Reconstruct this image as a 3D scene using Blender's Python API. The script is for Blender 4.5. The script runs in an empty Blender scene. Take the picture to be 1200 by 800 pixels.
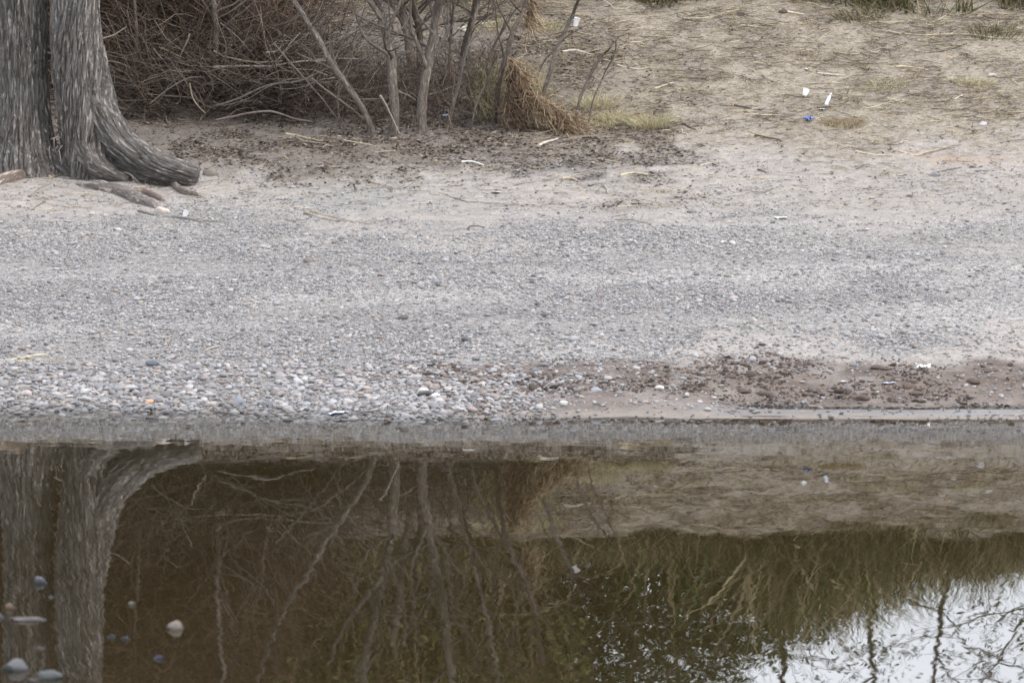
import bpy, math, random
import numpy as np
from mathutils import Vector, Euler, Matrix
random.seed(7); rng = np.random.default_rng(11)
sc = bpy.context.scene
C = sc.collection
PI = math.pi

# ------------------------------------------------------------------ camera
H, F, YH = 3.0, 6500.0, -150.0            # eye height (m), focal length in photo pixels, horizon row
TH = math.atan((400 - YH) / F)
cam = bpy.data.cameras.new('camera'); camo = bpy.data.objects.new('camera', cam); C.objects.link(camo)
camo.location = (0, 0, H); camo.rotation_euler = (PI/2 - TH, 0, 0)
cam.sensor_width = 36; cam.lens = F / 1200 * 36
cam.clip_start = .1; cam.clip_end = 3000
cam.dof.use_dof = True; cam.dof.focus_distance = 37.0; cam.dof.aperture_fstop = 5.8
sc.camera = camo

# ------------------------------------------------------------------ sky, sun, exposure
SUN_EL, SUN_AZ = math.radians(42), math.radians(118)     # azimuth clockwise from +Y (north)
w = bpy.data.worlds.new('World'); sc.world = w; w.use_nodes = True
nt = w.node_tree; nt.nodes.clear()
def N(nt, t, **kw):
    n = nt.nodes.new(t)
    for k, v in kw.items(): setattr(n, k, v)
    return n
sky = N(nt, 'ShaderNodeTexSky'); sky.sky_type = 'NISHITA'; sky.sun_disc = False
sky.sun_elevation = SUN_EL; sky.sun_rotation = SUN_AZ; sky.air_density = 1.0; sky.dust_density = 3.0
cn = N(nt, 'ShaderNodeTexNoise'); cn.inputs['Scale'].default_value = 2.2; cn.inputs['Detail'].default_value = 6
mp = N(nt, 'ShaderNodeMapping'); mp.inputs['Scale'].default_value = (1, 1, 3)
tc = N(nt, 'ShaderNodeTexCoord')
nt.links.new(tc.outputs['Generated'], mp.inputs[0]); nt.links.new(mp.outputs[0], cn.inputs[0])
cr = N(nt, 'ShaderNodeMapRange'); cr.inputs[1].default_value = .35; cr.inputs[2].default_value = .6
cr.inputs[3].default_value = .45; cr.inputs[4].default_value = .92
nt.links.new(cn.outputs[0], cr.inputs[0])
mx = N(nt, 'ShaderNodeMix', data_type='RGBA'); mx.inputs[7].default_value = (19.6, 20.3, 21.8, 1)
nt.links.new(cr.outputs[0], mx.inputs[0]); nt.links.new(sky.outputs[0], mx.inputs[6])
bg = N(nt, 'ShaderNodeBackground'); bg.inputs[1].default_value = .13
wo = N(nt, 'ShaderNodeOutputWorld')
nt.links.new(mx.outputs[2], bg.inputs[0]); nt.links.new(bg.outputs[0], wo.inputs[0])
sl = bpy.data.lights.new('sun', 'SUN'); sl.energy = 2.3; sl.angle = math.radians(11); sl.color = (1, .95, .88)
so = bpy.data.objects.new('sun', sl); C.objects.link(so)
sd = Vector((math.sin(SUN_AZ)*math.cos(SUN_EL), math.cos(SUN_AZ)*math.cos(SUN_EL), math.sin(SUN_EL)))
so.rotation_euler = sd.to_track_quat('Z', 'Y').to_euler(); so.location = (20, 0, 30)
sc.view_settings.view_transform = 'Standard'; sc.view_settings.look = 'None'
sc.view_settings.exposure = 0.12; sc.view_settings.gamma = 1

# ------------------------------------------------------------------ numpy noise
_L = np.random.default_rng(3).random((64, 64, 64))
def n3(x, y, z):
    x, y, z = np.broadcast_arrays(np.asarray(x, float), np.asarray(y, float), np.asarray(z, float))
    xi, yi, zi = np.floor(x).astype(int), np.floor(y).astype(int), np.floor(z).astype(int)
    fx, fy, fz = x-xi, y-yi, z-zi
    fx, fy, fz = [f*f*(3-2*f) for f in (fx, fy, fz)]
    def g(a, b, c): return _L[(xi+a) & 63, (yi+b) & 63, (zi+c) & 63]
    x00 = g(0,0,0)*(1-fx)+g(1,0,0)*fx; x10 = g(0,1,0)*(1-fx)+g(1,1,0)*fx
    x01 = g(0,0,1)*(1-fx)+g(1,0,1)*fx; x11 = g(0,1,1)*(1-fx)+g(1,1,1)*fx
    return (x00*(1-fy)+x10*fy)*(1-fz)+(x01*(1-fy)+x11*fy)*fz
def fbm(x, y, z=0., o=4):
    s, a, t = 0, .5, 0
    for i in range(o):
        s = s + a*n3(np.asarray(x)*2**i+i*7.3, np.asarray(y)*2**i+i*3.1, np.asarray(z)*2**i+i*5.7); t += a; a *= .5
    return s/t
def ss(x, a, b):
    t = np.clip((np.asarray(x, float)-a)/(b-a), 0, 1); return t*t*(3-2*t)
def band(x, a, b, c, d): return ss(x, a, b)*(1-ss(x, c, d))

# ------------------------------------------------------------------ terrain function
PY = np.array([-60, 5, 9, 12, 14, 20, 26, 28.5, 29.6, 30.15, 30.47, 31.5, 34.3, 38.16, 39.2, 39.6, 40.04, 41.67, 42.3, 44, 60, 200, 2500.])
PZ = np.array([1.5, 1.35, .5, -.03, -.14, -.2, -.22, -.15, -.06, -.02, 0, .115, .46, .93, 1.15, 1.235, 1.37, 1.95, 2.1, 2.25, 2.3, 2.4, 2.6])
def gz(x, y):
    x = np.asarray(x, float); y = np.asarray(y, float)
    near = band(y, 28, 30, 42, 44)
    ys = y - near*(.42*ss(-x, .4, 2.6)*(1-ss(y, 31, 36)))
    ys = ys+ss(y, 40.3, 41.2)*(1-ss(y, 43, 46))*.9*(fbm(x*.8, 3., 1., 4)-.5)
    z = np.interp(ys, PY, PZ)
    z2 = np.interp(ys-.25, PY, PZ)*.5+np.interp(ys+.25, PY, PZ)*.5
    k = ss(y, 31, 33)
    z = z*(1-k)+z2*k
    up = ss(y, 31, 33)
    z = z + up*near*(.07*(fbm(x*.5, y*.35, 1.5, 3)-.5) + .035*(fbm(x*2, y*1.6, 4.2, 3)-.5)+.012*(fbm(x*9, y*7, 2, 2)-.5))
    fl = up*ss(y, 36.6, 38.5)*(1-ss(y, 43, 46)); z = z + fl*(.045*(fbm(x*4.5, y*3.2, 6, 3)-.5)+.03*np.clip(fbm(x*12, y*9, 9, 2)-.55, 0, 1))
    z = z + up*(1-fl)*.016*(fbm(x*1.1, y*4.5, 12, 3)-.5)*ss(y, 32, 33)
    sh = band(y, 29, 30, 31, 33)
    z = z + sh*.034*(fbm(x*3, y*3, 8, 4)-.5)
    # shallow puddle strip behind a low mud rim, right hand side
    r = ss(x, 1.0, 1.4)
    z = z + r*(.014*np.exp(-((y-30.45)/.07)**2) - (.115/1.03*(np.clip(y, 30.47, 31.15)-30.47) + .016*np.exp(-((y-30.85)/.2)**2))*(1-ss(y, 31.1, 31.7)))
    yw = y+.16*(fbm(x*1.3, 2., 6., 4)-.5); k_ = r*band(yw, 30.56, 30.62, 30.92, 31.05); z = z*(1-k_)+k_*(.004+.012*(fbm(x*4, y*6, 2, 2)-.45))
    # ruts of the track
    z = z - .03*band(y, 35.0, 35.3, 35.5, 35.9)*ss(x, -1, .5)*up
    # the ridge of brush rises more on the left
    z = z + .28*band(x, -3.4, -2.4, -1.9, -1.3)*ss(y, 39.8, 41.6)*(1-ss(y, 44, 50))
    # uneven mud clods
    mud = band(x, -.4, 1.0, 30, 40)*band(y, 31.15, 31.3, 32.6, 32.9)
    z = z + mud*.055*(fbm(x*6, y*4, 3.3, 4)-.45)
    # far rolling ground
    z = z + ss(y, 60, 150)*3*(fbm(x*.01, y*.01, 0, 3)-.5)
    return z
ct, st = math.cos(TH), math.sin(TH)
def ray(px, py):
    u = 400.-py
    return np.array([px-600., F*ct+u*st, u*ct-F*st])
def P(px, py, d):
    r = ray(px, py); return np.array([r[0], r[1], r[2]])*(d/r[1])+np.array([0, 0, H])
def G(px, py):
    "where the view ray of a photo position meets the terrain"
    a = ray(px, py); a = a/a[1]
    ds = np.linspace(29.5, 46, 1400); z = H+a[2]*ds; g = gz(a[0]*ds, ds)
    i = int(np.argmax(z < g));
    if z[i] >= g[i]: i = len(ds)-1
    d = ds[i]; return np.array([a[0]*d, d, float(gz(a[0]*d, d))])
def W0(px, py):
    a = ray(px, py); a = a/a[1]; d = -H/a[2]; return np.array([a[0]*d, d, 0.])
def proj(x, y, z):
    dx, dy, dz = x, y, z-H
    fw = dy*ct-dz*st; up = dy*st+dz*ct
    return 600+F*dx/fw, 400-F*up/fw

# ------------------------------------------------------------------ mesh helpers
def npmesh(name, V, Fc, col=None, uv=None, smooth=True):
    V = np.asarray(V, np.float32); m = bpy.data.meshes.new(name)
    m.vertices.add(len(V)); m.vertices.foreach_set('co', V.ravel())
    if isinstance(Fc, np.ndarray): groups = [Fc]
    else: groups = [np.asarray(f, np.int32) for f in Fc if len(f)]
    tot = sum(g.size for g in groups); nf = sum(len(g) for g in groups)
    m.loops.add(tot); m.polygons.add(nf)
    m.loops.foreach_set('vertex_index', np.concatenate([g.ravel() for g in groups]).astype(np.int32))
    ls = np.concatenate([np.full(len(g), g.shape[1]) for g in groups]); st_ = np.concatenate([[0], np.cumsum(ls)[:-1]])
    m.polygons.foreach_set('loop_start', st_.astype(np.int32))
    m.update(calc_edges=True)
    if smooth: m.polygons.foreach_set('use_smooth', np.ones(nf, bool))
    if col is not None:
        a = m.color_attributes.new('col', 'FLOAT_COLOR', 'POINT')
        c = np.ones((len(V), 4), np.float32); c[:, :3] = col; a.data.foreach_set('color', c.ravel())
    if uv is not None:
        a = m.attributes.new('tuv', 'FLOAT_VECTOR', 'POINT'); a.data.foreach_set('vector', np.asarray(uv, np.float32).ravel())
    m.validate(); return m
class MB:
    def __init__(s): s.V = []; s.Q = []; s.T = []; s.c = []; s.n = 0; s.U = []
    def add(s, V, Q=(), T=(), col=(1, 1, 1), uv=None):
        V = np.asarray(V, float)
        if len(Q): s.Q.append(np.asarray(Q)+s.n)
        if len(T): s.T.append(np.asarray(T)+s.n)
        s.V.append(V); s.c.append(np.broadcast_to(col, (len(V), 3))); s.n += len(V)
        s.U.append(np.zeros((len(V), 3)) if uv is None else uv)
    def mesh(s, name):
        g = []
        if s.Q: g.append(np.concatenate(s.Q))
        if s.T: g.append(np.concatenate(s.T))
        return npmesh(name, np.concatenate(s.V), g, np.concatenate(s.c), np.concatenate(s.U))
def smoothpath(pts, n):
    pts = np.asarray(pts, float); k = len(pts)
    if k < 3:
        t = np.linspace(0, k-1, n); return np.stack([np.interp(t, range(k), pts[:, i]) for i in range(pts.shape[1])], 1)
    t = np.linspace(0, k-1, n); i = np.clip(np.floor(t).astype(int), 0, k-2); f = (t-i)[:, None]
    p0 = pts[np.clip(i-1, 0, k-1)]; p1 = pts[i]; p2 = pts[i+1]; p3 = pts[np.clip(i+2, 0, k-1)]
    return .5*((2*p1)+(-p0+p2)*f+(2*p0-5*p1+4*p2-p3)*f*f+(-p0+3*p1-3*p2+p3)*f**3)
def frames(Pp):
    T = np.gradient(Pp, axis=0); T /= np.linalg.norm(T, axis=1)[:, None]+1e-9
    a = np.array([0, -1, 0.]) if abs(T[0][1]) < .8 else np.array([1, 0, 0.])
    A = np.zeros_like(T); B = np.zeros_like(T)
    for i, t in enumerate(T):
        a = a-t*np.dot(a, t); a /= np.linalg.norm(a)+1e-9; A[i] = a; B[i] = np.cross(t, a)
    return T, A, B
def tube(Pp, R, ns=8, rough=0., cap=True, seed=0., squash=1.):
    Pp = np.asarray(Pp, float); n = len(Pp); R = np.asarray(R, float)
    T, A, B = frames(Pp); th = np.linspace(0, 2*PI, ns, endpoint=False)
    rr = R[:, None]*np.ones(ns)[None]
    L = np.concatenate([[0], np.cumsum(np.linalg.norm(np.diff(Pp, axis=0), axis=1))])
    if rough: rr = rr*(1+rough*(fbm(np.cos(th)[None]*2+seed, np.sin(th)[None]*2+L[:, None]*7, L[:, None]*3+seed, 3)-.5)*2)
    V = Pp[:, None]+rr[..., None]*(A[:, None]*np.cos(th)[None, :, None]+B[:, None]*np.sin(th)[None, :, None]*squash)
    i = np.arange(n-1)[:, None]; j = np.arange(ns)[None]
    Q = np.stack([i*ns+j, i*ns+(j+1) % ns, (i+1)*ns+(j+1) % ns, (i+1)*ns+j], -1).reshape(-1, 4)
    uv = np.stack([np.cos(th)[None]*rr, np.sin(th)[None]*rr, L[:, None]*np.ones(ns)[None]], -1).reshape(-1, 3)
    V = V.reshape(-1, 3); Tt = []
    if cap:
        V = np.concatenate([V, [Pp[0]], [Pp[-1]+T[-1]*R[-1]*.4]]); a, b = n*ns, n*ns+1
        uv = np.concatenate([uv, [[0, 0, 0]], [[0, 0, L[-1]]]])
        for k in range(ns):
            Tt.append((a, (k+1) % ns, k)); Tt.append((b, (n-1)*ns+k, (n-1)*ns+(k+1) % ns))
    return V, Q, Tt, uv
def jitter(Pp, amp, s=0.):
    n = len(Pp); t = np.linspace(0, 1, n)
    L = np.linalg.norm(Pp[-1]-Pp[0])
    e = np.minimum(1, t*6)[:, None]
    J = np.stack([fbm(t*L*5+s, s*1.7+k*9.1, 0., 3)-.5 for k in range(3)], 1)
    return Pp+J*amp*e

# ------------------------------------------------------------------ tagging
def tag(o, label=None, cat=None, group=None, kind=None):
    if label: o['label'] = label
    if cat: o['category'] = cat
    if group: o['group'] = group
    if kind: o['kind'] = kind
    return o
def link(name, mesh, mat=None, parent=None, loc=None):
    if mat and not mesh.materials: mesh.materials.append(mat)
    o = bpy.data.objects.new(name, mesh); C.objects.link(o)
    if parent: o.parent = parent; o.matrix_parent_inverse = Matrix.Translation(-parent.location)
    if loc is not None: o.location = loc
    return o
def empty(name, loc):
    o = bpy.data.objects.new(name, None); o.empty_display_size = .1; o.location = loc; C.objects.link(o); return o

# ------------------------------------------------------------------ materials
def newmat(name):
    m = bpy.data.materials.new(name); m.use_nodes = True; t = m.node_tree; t.nodes.clear()
    o = N(t, 'ShaderNodeOutputMaterial'); b = N(t, 'ShaderNodeBsdfPrincipled')
    t.links.new(b.outputs[0], o.inputs[0]); return m, t, b, o
def mixc(t, fac, a, b, mode='MIX'):
    m = N(t, 'ShaderNodeMix', data_type='RGBA', blend_type=mode)
    for s, v in ((0, fac), (6, a), (7, b)):
        if isinstance(v, bpy.types.NodeSocket): t.links.new(v, m.inputs[s])
        elif s == 0: m.inputs[0].default_value = v
        else: m.inputs[s].default_value = (*v, 1)
    return m.outputs[2]
def noise(t, vec, scale, detail=4, rough=.55):
    n = N(t, 'ShaderNodeTexNoise'); n.inputs['Scale'].default_value = scale; n.inputs['Detail'].default_value = detail
    n.inputs['Roughness'].default_value = rough
    if vec is not None: t.links.new(vec, n.inputs[0])
    return n
def mapr(t, v, a, b, c=0., d=1.):
    n = N(t, 'ShaderNodeMapRange'); t.links.new(v, n.inputs[0])
    for i, k in enumerate((a, b, c, d)): n.inputs[i+1].default_value = k
    return n.outputs[0]
def bump(t, h, dist, strength=1., nrm=None):
    b = N(t, 'ShaderNodeBump'); b.inputs['Distance'].default_value = dist; b.inputs['Strength'].default_value = strength
    t.links.new(h, b.inputs['Height'])
    if nrm is not None: t.links.new(nrm, b.inputs['Normal'])
    return b.outputs[0]
def mapping(t, vec, s):
    m = N(t, 'ShaderNodeMapping'); m.inputs['Scale'].default_value = s; t.links.new(vec, m.inputs[0]); return m.outputs[0]

def attrmat(name, kind='GEOMETRY', rough=.85, var=.35, nscale=60, bd=.002, spec=.3, transl=0.):
    "base colour read from the attribute col (or from the object colour), broken up by noise"
    m, t, b, o = newmat(name)
    if kind == 'OBJECT':
        oi = N(t, 'ShaderNodeObjectInfo'); base = oi.outputs['Color']
    else:
        a = N(t, 'ShaderNodeAttribute', attribute_type=kind, attribute_name='col'); base = a.outputs['Color']
    tcn = N(t, 'ShaderNodeTexCoord'); ns_ = noise(t, tcn.outputs['Object'], nscale, 5, .6)
    k = mapr(t, ns_.outputs[0], .25, .75, 1-var, 1+var)
    v = N(t, 'ShaderNodeVectorMath', operation='SCALE'); t.links.new(base, v.inputs[0]); t.links.new(k, v.inputs['Scale'])
    t.links.new(v.outputs[0], b.inputs['Base Color'])
    b.inputs['Roughness'].default_value = rough; b.inputs['Specular IOR Level'].default_value = spec
    t.links.new(bump(t, ns_.outputs[0], bd), b.inputs['Normal'])
    if transl:
        b.inputs['Transmission Weight'].default_value = 0
        tr = N(t, 'ShaderNodeBsdfTranslucent'); t.links.new(v.outputs[0], tr.inputs[0])
        ms = N(t, 'ShaderNodeMixShader'); ms.inputs[0].default_value = transl
        t.links.new(b.outputs[0], ms.inputs[1]); t.links.new(tr.outputs[0], ms.inputs[2]); t.links.new(ms.outputs[0], o.inputs[0])
    return m
M_peb_i = attrmat('pebble_scattered', 'INSTANCER', .8, .28, 90, .002)
M_peb_o = attrmat('pebble_stone', 'OBJECT', .7, .3, 60, .002)
def wetfoot(m):
    t = m.node_tree; b = [n for n in t.nodes if n.type == 'BSDF_PRINCIPLED'][0]; l = b.inputs['Base Color'].links[0].from_socket
    g = N(t, 'ShaderNodeNewGeometry'); s = N(t, 'ShaderNodeSeparateXYZ'); t.links.new(g.outputs['Position'], s.inputs[0])
    nz = noise(t, g.outputs['Position'], 6, 3); h = N(t, 'ShaderNodeMath', operation='MULTIPLY_ADD'); t.links.new(nz.outputs[0], h.inputs[0]); h.inputs[1].default_value = -.05; t.links.new(s.outputs[2], h.inputs[2])
    d = N(t, 'ShaderNodeVectorMath', operation='SCALE'); t.links.new(l, d.inputs[0]); t.links.new(mapr(t, h.outputs[0], -.022, .012, .42, 1.), d.inputs['Scale']); t.links.new(d.outputs[0], b.inputs['Base Color'])
    t.links.new(mapr(t, h.outputs[0], -.022, .012, .25, .8), b.inputs['Roughness'])
wetfoot(M_peb_i); wetfoot(M_peb_o)
M_flake = attrmat('dry_litter', 'INSTANCER', .9, .3, 40, .001, .1)
M_leaf = attrmat('leaf', 'INSTANCER', .7, .25, 30, .001, .2, .35)
M_wood = attrmat('dead_wood', 'GEOMETRY', .85, .35, 50, .003, .2)
M_geo = attrmat('plain_surface', 'GEOMETRY', .8, .25, 40, .003, .25)
M_plast = attrmat('white_plastic', 'OBJECT', .4, .1, 30, .001, .5)

def barkmat(name, light, dark, sc_=1., weather=(.27, .27, .29)):
    m, t, b, o = newmat(name)
    a = N(t, 'ShaderNodeAttribute', attribute_type='GEOMETRY', attribute_name='tuv')
    v = mapping(t, a.outputs['Vector'], (1, 1, .17))
    n1 = noise(t, v, 40*sc_, 10, .72); n2 = noise(t, mapping(t, a.outputs['Vector'], (1, 1, .4)), 110*sc_, 6, .7)
    n1.inputs['Distortion'].default_value = 1.6; n3_ = noise(t, a.outputs['Vector'], 4, 5, .6)
    r = mapr(t, n1.outputs[0], .40, .56)
    h = N(t, 'ShaderNodeMath', operation='MULTIPLY_ADD'); t.links.new(n2.outputs[0], h.inputs[0]); h.inputs[1].default_value = .45; t.links.new(r, h.inputs[2])
    ca = N(t, 'ShaderNodeAttribute', attribute_type='GEOMETRY', attribute_name='col')
    c = mixc(t, r, dark, light)
    c = mixc(t, mapr(t, n3_.outputs[0], .5, .72, 0, .75), c, weather)
    c = mixc(t, mapr(t, n2.outputs[0], .3, .7, 0, .35), c, tuple(x*1.2 for x in light))
    c = mixc(t, 1., c, ca.outputs['Color'], 'MULTIPLY')
    t.links.new(c, b.inputs['Base Color']); b.inputs['Roughness'].default_value = .9; b.inputs['Specular IOR Level'].default_value = .2
    t.links.new(bump(t, h.outputs[0], .02/sc_, 1.), b.inputs['Normal'])
    return m
M_bark = barkmat('furrowed_bark', (.265, .242, .222), (.095, .084, .075), 1., (.29, .28, .275))
M_stem = barkmat('sapling_bark', (.24, .205, .175), (.07, .057, .048), 2.0, (.30, .27, .245))

# ground --------------------------------------------------------------
def groundmat():
    m, t, b, o = newmat('shore_soil')
    ca = N(t, 'ShaderNodeAttribute', attribute_type='GEOMETRY', attribute_name='col')
    g = N(t, 'ShaderNodeNewGeometry'); p = g.outputs['Position']
    sep = N(t, 'ShaderNodeSeparateColor'); msk = N(t, 'ShaderNodeAttribute', attribute_type='GEOMETRY', attribute_name='msk')
    t.links.new(msk.outputs['Color'], sep.inputs[0])       # R grit amount, G wetness, B organic litter
    v = N(t, 'ShaderNodeTexVoronoi'); v.inputs['Scale'].default_value = 70; t.links.new(p, v.inputs[0])
    hs = N(t, 'ShaderNodeSeparateColor'); t.links.new(v.outputs['Color'], hs.inputs[0])
    n1 = noise(t, p, 9, 8, .65); n2 = noise(t, p, 60, 5, .65); n3_ = noise(t, p, 2.2, 5, .6)
    grit = mapr(t, hs.outputs[0], 0, 1, .55, 1.4)
    k1 = mapr(t, n1.outputs[0], .3, .7, .78, 1.2); k2 = mapr(t, n2.outputs[0], .3, .7, .75, 1.25)
    def mul(a, b_):
        n = N(t, 'ShaderNodeMath', operation='MULTIPLY'); t.links.new(a, n.inputs[0]); t.links.new(b_, n.inputs[1]); return n.outputs[0]
    gm = N(t, 'ShaderNodeMix', data_type='FLOAT'); t.links.new(sep.outputs[0], gm.inputs[0]); gm.inputs[2].default_value = 1.; t.links.new(grit, gm.inputs[3])
    k = mul(mul(k1, k2), gm.outputs[0])
    s = N(t, 'ShaderNodeVectorMath', operation='SCALE'); t.links.new(ca.outputs['Color'], s.inputs[0]); t.links.new(k, s.inputs['Scale'])
    # organic litter: thin dark and straw streaks
    st1 = noise(t, mapping(t, p, (14, 40, 14)), 2.2, 6, .7)
    st2 = noise(t, mapping(t, p, (16, 50, 16)), 1.7, 6, .7)
    d1 = mul(mapr(t, st1.outputs[0], .52, .62), sep.outputs[2]); d2 = mul(mapr(t, st2.outputs[0], .58, .66), sep.outputs[2])
    c = mixc(t, d1, s.outputs[0], (.085, .065, .05)); c = mixc(t, d2, c, (.36, .30, .21))
    c = mixc(t, mul(mapr(t, hs.outputs[1], .9, .95), sep.outputs[0]), c, (.13, .13, .14))
    t.links.new(c, b.inputs['Base Color'])
    rg = mapr(t, sep.outputs[1], 0, 1, .92, .33); t.links.new(rg, b.inputs['Roughness'])
    b.inputs['Specular IOR Level'].default_value = .35
    hh = N(t, 'ShaderNodeMath', operation='MULTIPLY_ADD'); t.links.new(n2.outputs[0], hh.inputs[0]); hh.inputs[1].default_value = .5; t.links.new(n1.outputs[0], hh.inputs[2])
    b1 = bump(t, hh.outputs[0], .02, .9); t.links.new(mapr(t, sep.outputs[1], .5, 1, .9, .04), b1.node.inputs['Strength'])
    inv = N(t, 'ShaderNodeMath', operation='MULTIPLY'); t.links.new(v.outputs['Distance'], inv.inputs[0]); t.links.new(sep.outputs[0], inv.inputs[1])
    b2 = bump(t, inv.outputs[0], -.012, 1., b1); t.links.new(mapr(t, sep.outputs[1], .5, 1, 1, .04), b2.node.inputs['Strength']); t.links.new(b2, b.inputs['Normal'])
    return m
M_ground = groundmat()

def zones(x, y, z):
    px, py = proj(x, y, z)
    nA = fbm(x*1.3, y*1.3, 1, 4)-.5; nB = fbm(x*4, y*4, 5, 4)-.5; nC = fbm(x*.6+9, y*.9, 2, 3)-.5
    q = py+nA*110+nB*60
    gr = ss(q, 236-.02*px, 305-.02*px)*(1-ss(px+nA*200, 620, 840)*ss(q, 372, 400)*.8)
    gr = gr*(1-.45*ss(px+nA*300, 700, 1100)*(1-ss(q, 270, 310)))
    mud = ss(px+nA*260+nB*80, 360, 560)*ss(py+nA*26+nB*26, 416, 434)*(.72+.26*ss(nB, -.12, .05))
    mud = np.maximum(mud, .45*ss(px, 380, 520)*ss(py+nB*30, 418, 432))
    wet = ss(py+nB*5, 472, 484)*ss(y, 28, 30)
    duff = ss(px, -60, -20)*(1-(1-ss(px, 110, 150))*ss(py, 170, 195))*(1-ss(px+nA*300+nB*100, 560, 760))*ss(py, -60, -20)*(1-ss(py+nA*70+nB*60, 178, 205))
    duff2 = band(px+nA*150, 250, 380, 760, 860)*(1-ss(q+nB*60, 205, 250))*ss(q, 100, 150)*.65*ss(nB, -.06, .1)
    tan = ss(px+nA*100, 560, 640)*(1-ss(py+nA*130+nB*70, 110, 190))
    tan = np.maximum(tan, (1-ss(py, 20, 50))*ss(px, 300, 400)*.9)
    far = (y > 42.2)
    return gr, mud, wet, np.maximum(duff, duff2), tan, nA, nB, far
def lerp(a, b, k): return a*(1-k[..., None])+np.asarray(b)*k[..., None]
def gcolor(x, y, z):
    gr, mud, wet, duff, tan, nA, nB, far = zones(x, y, z)
    c = np.ones(x.shape+(3,))*np.array([.268, .243, .222])
    c = c*(1+nA*.25)[..., None]
    c = lerp(c, (.262, .246, .235), gr)
    c = c*(1+.7*(fbm(x*.3, y*1.8-.13*x, 14, 3)-.5)*gr)[..., None]
    c = lerp(c, (.25, .215, .165), tan*.8); c = lerp(c, (.20, .17, .15), tan*ss(nB, 0, .14)*.6)
    c = lerp(c, (.098, .08, .068), duff*(.78+.2*ss(nB, -.1, .08)))
    c = lerp(c, (.128, .100, .085), mud); c = lerp(c, (.085, .062, .05), mud*ss(fbm(x*5, y*9, 7, 4)-.5, .02, .1)*.8)
    c = lerp(c, (.15, .12, .095), wet*.8)
    px, py = proj(x, y, z)
    ash = np.exp(-((px-680)/70)**2-((py-203)/14)**2); c = lerp(c, (.07, .068, .068), ash*.75*ss(nB, -.12, .05))
    grn = np.exp(-((px-430)/90)**2-((py-232)/16)**2); c = lerp(c, (.21, .215, .205), grn*.6)
    dk = np.exp(-((px-205)/60)**2-((py-372)/14)**2); c = lerp(c, (.2, .195, .2), dk*.6)
    rust = np.exp(-((px-1130)/60)**2-((py-184)/9)**2); c = lerp(c, (.3, .19, .11), rust*.5*ss(nB, -.1, .1))
    yw = y+.16*(fbm(x*1.3, 2., 6., 4)-.5); silt = ss(px, 780, 860)*band(yw, 30.58, 30.66, 30.86, 30.98)*ss(fbm(x*3, y*14, 3, 3), .3, .5); c = lerp(c, (.12, .112, .118), silt)
    bed = (1-ss(z, -.06, -.015)); c = lerp(c, (.075, .058, .035), bed)
    c = lerp(c, (.13, .115, .07), np.asarray(far, float))
    msk = np.zeros_like(c); msk[..., 0] = np.clip(gr*.9+.15, 0, 1)*(1-mud*.6)
    msk[..., 1] = np.maximum(wet, mud*(.1+.5*ss(py, 452, 474))); msk[..., 1] = np.maximum(msk[..., 1]*.8, silt); msk[..., 2] = np.clip(duff+tan*.8+mud*.35+.10, 0, 1)*(1-gr*.85)
    return c, msk
def axis(parts):
    a = [np.arange(s, e, d) for s, e, d in parts]; return np.concatenate(a+[[parts[-1][1]]])
gx = axis([(-1500, -300, 200), (-300, -40, 20), (-40, -8, 2), (-8, -4.6, .2), (-4.6, 4.6, .028), (4.6, 8, .2), (8, 40, 2), (40, 300, 20), (300, 1500, 200)])
gy = axis([(-60, 8, 4), (8, 18, .5), (18, 29, .12), (29, 42.6, .028), (42.6, 48, .2), (48, 100, 3), (100, 400, 25), (400, 2500, 200)])
X, Y = np.meshgrid(gx, gy); Z = gz(X, Y); nx, ny = len(gx), len(gy)
col, msk = gcolor(X, Y, Z)
i = np.arange(ny-1)[:, None]; j = np.arange(nx-1)[None]
Q = np.stack([i*nx+j, i*nx+j+1, (i+1)*nx+j+1, (i+1)*nx+j], -1).reshape(-1, 4)
gm_ = npmesh('ground', np.stack([X, Y, Z], -1).reshape(-1, 3), Q, col.reshape(-1, 3))
a = gm_.color_attributes.new('msk', 'FLOAT_COLOR', 'POINT')
mm = np.ones((nx*ny, 4), np.float32); mm[:, :3] = msk.reshape(-1, 3); a.data.foreach_set('color', mm.ravel())
ground = tag(link('ground', gm_, M_ground), kind='structure')

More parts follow.
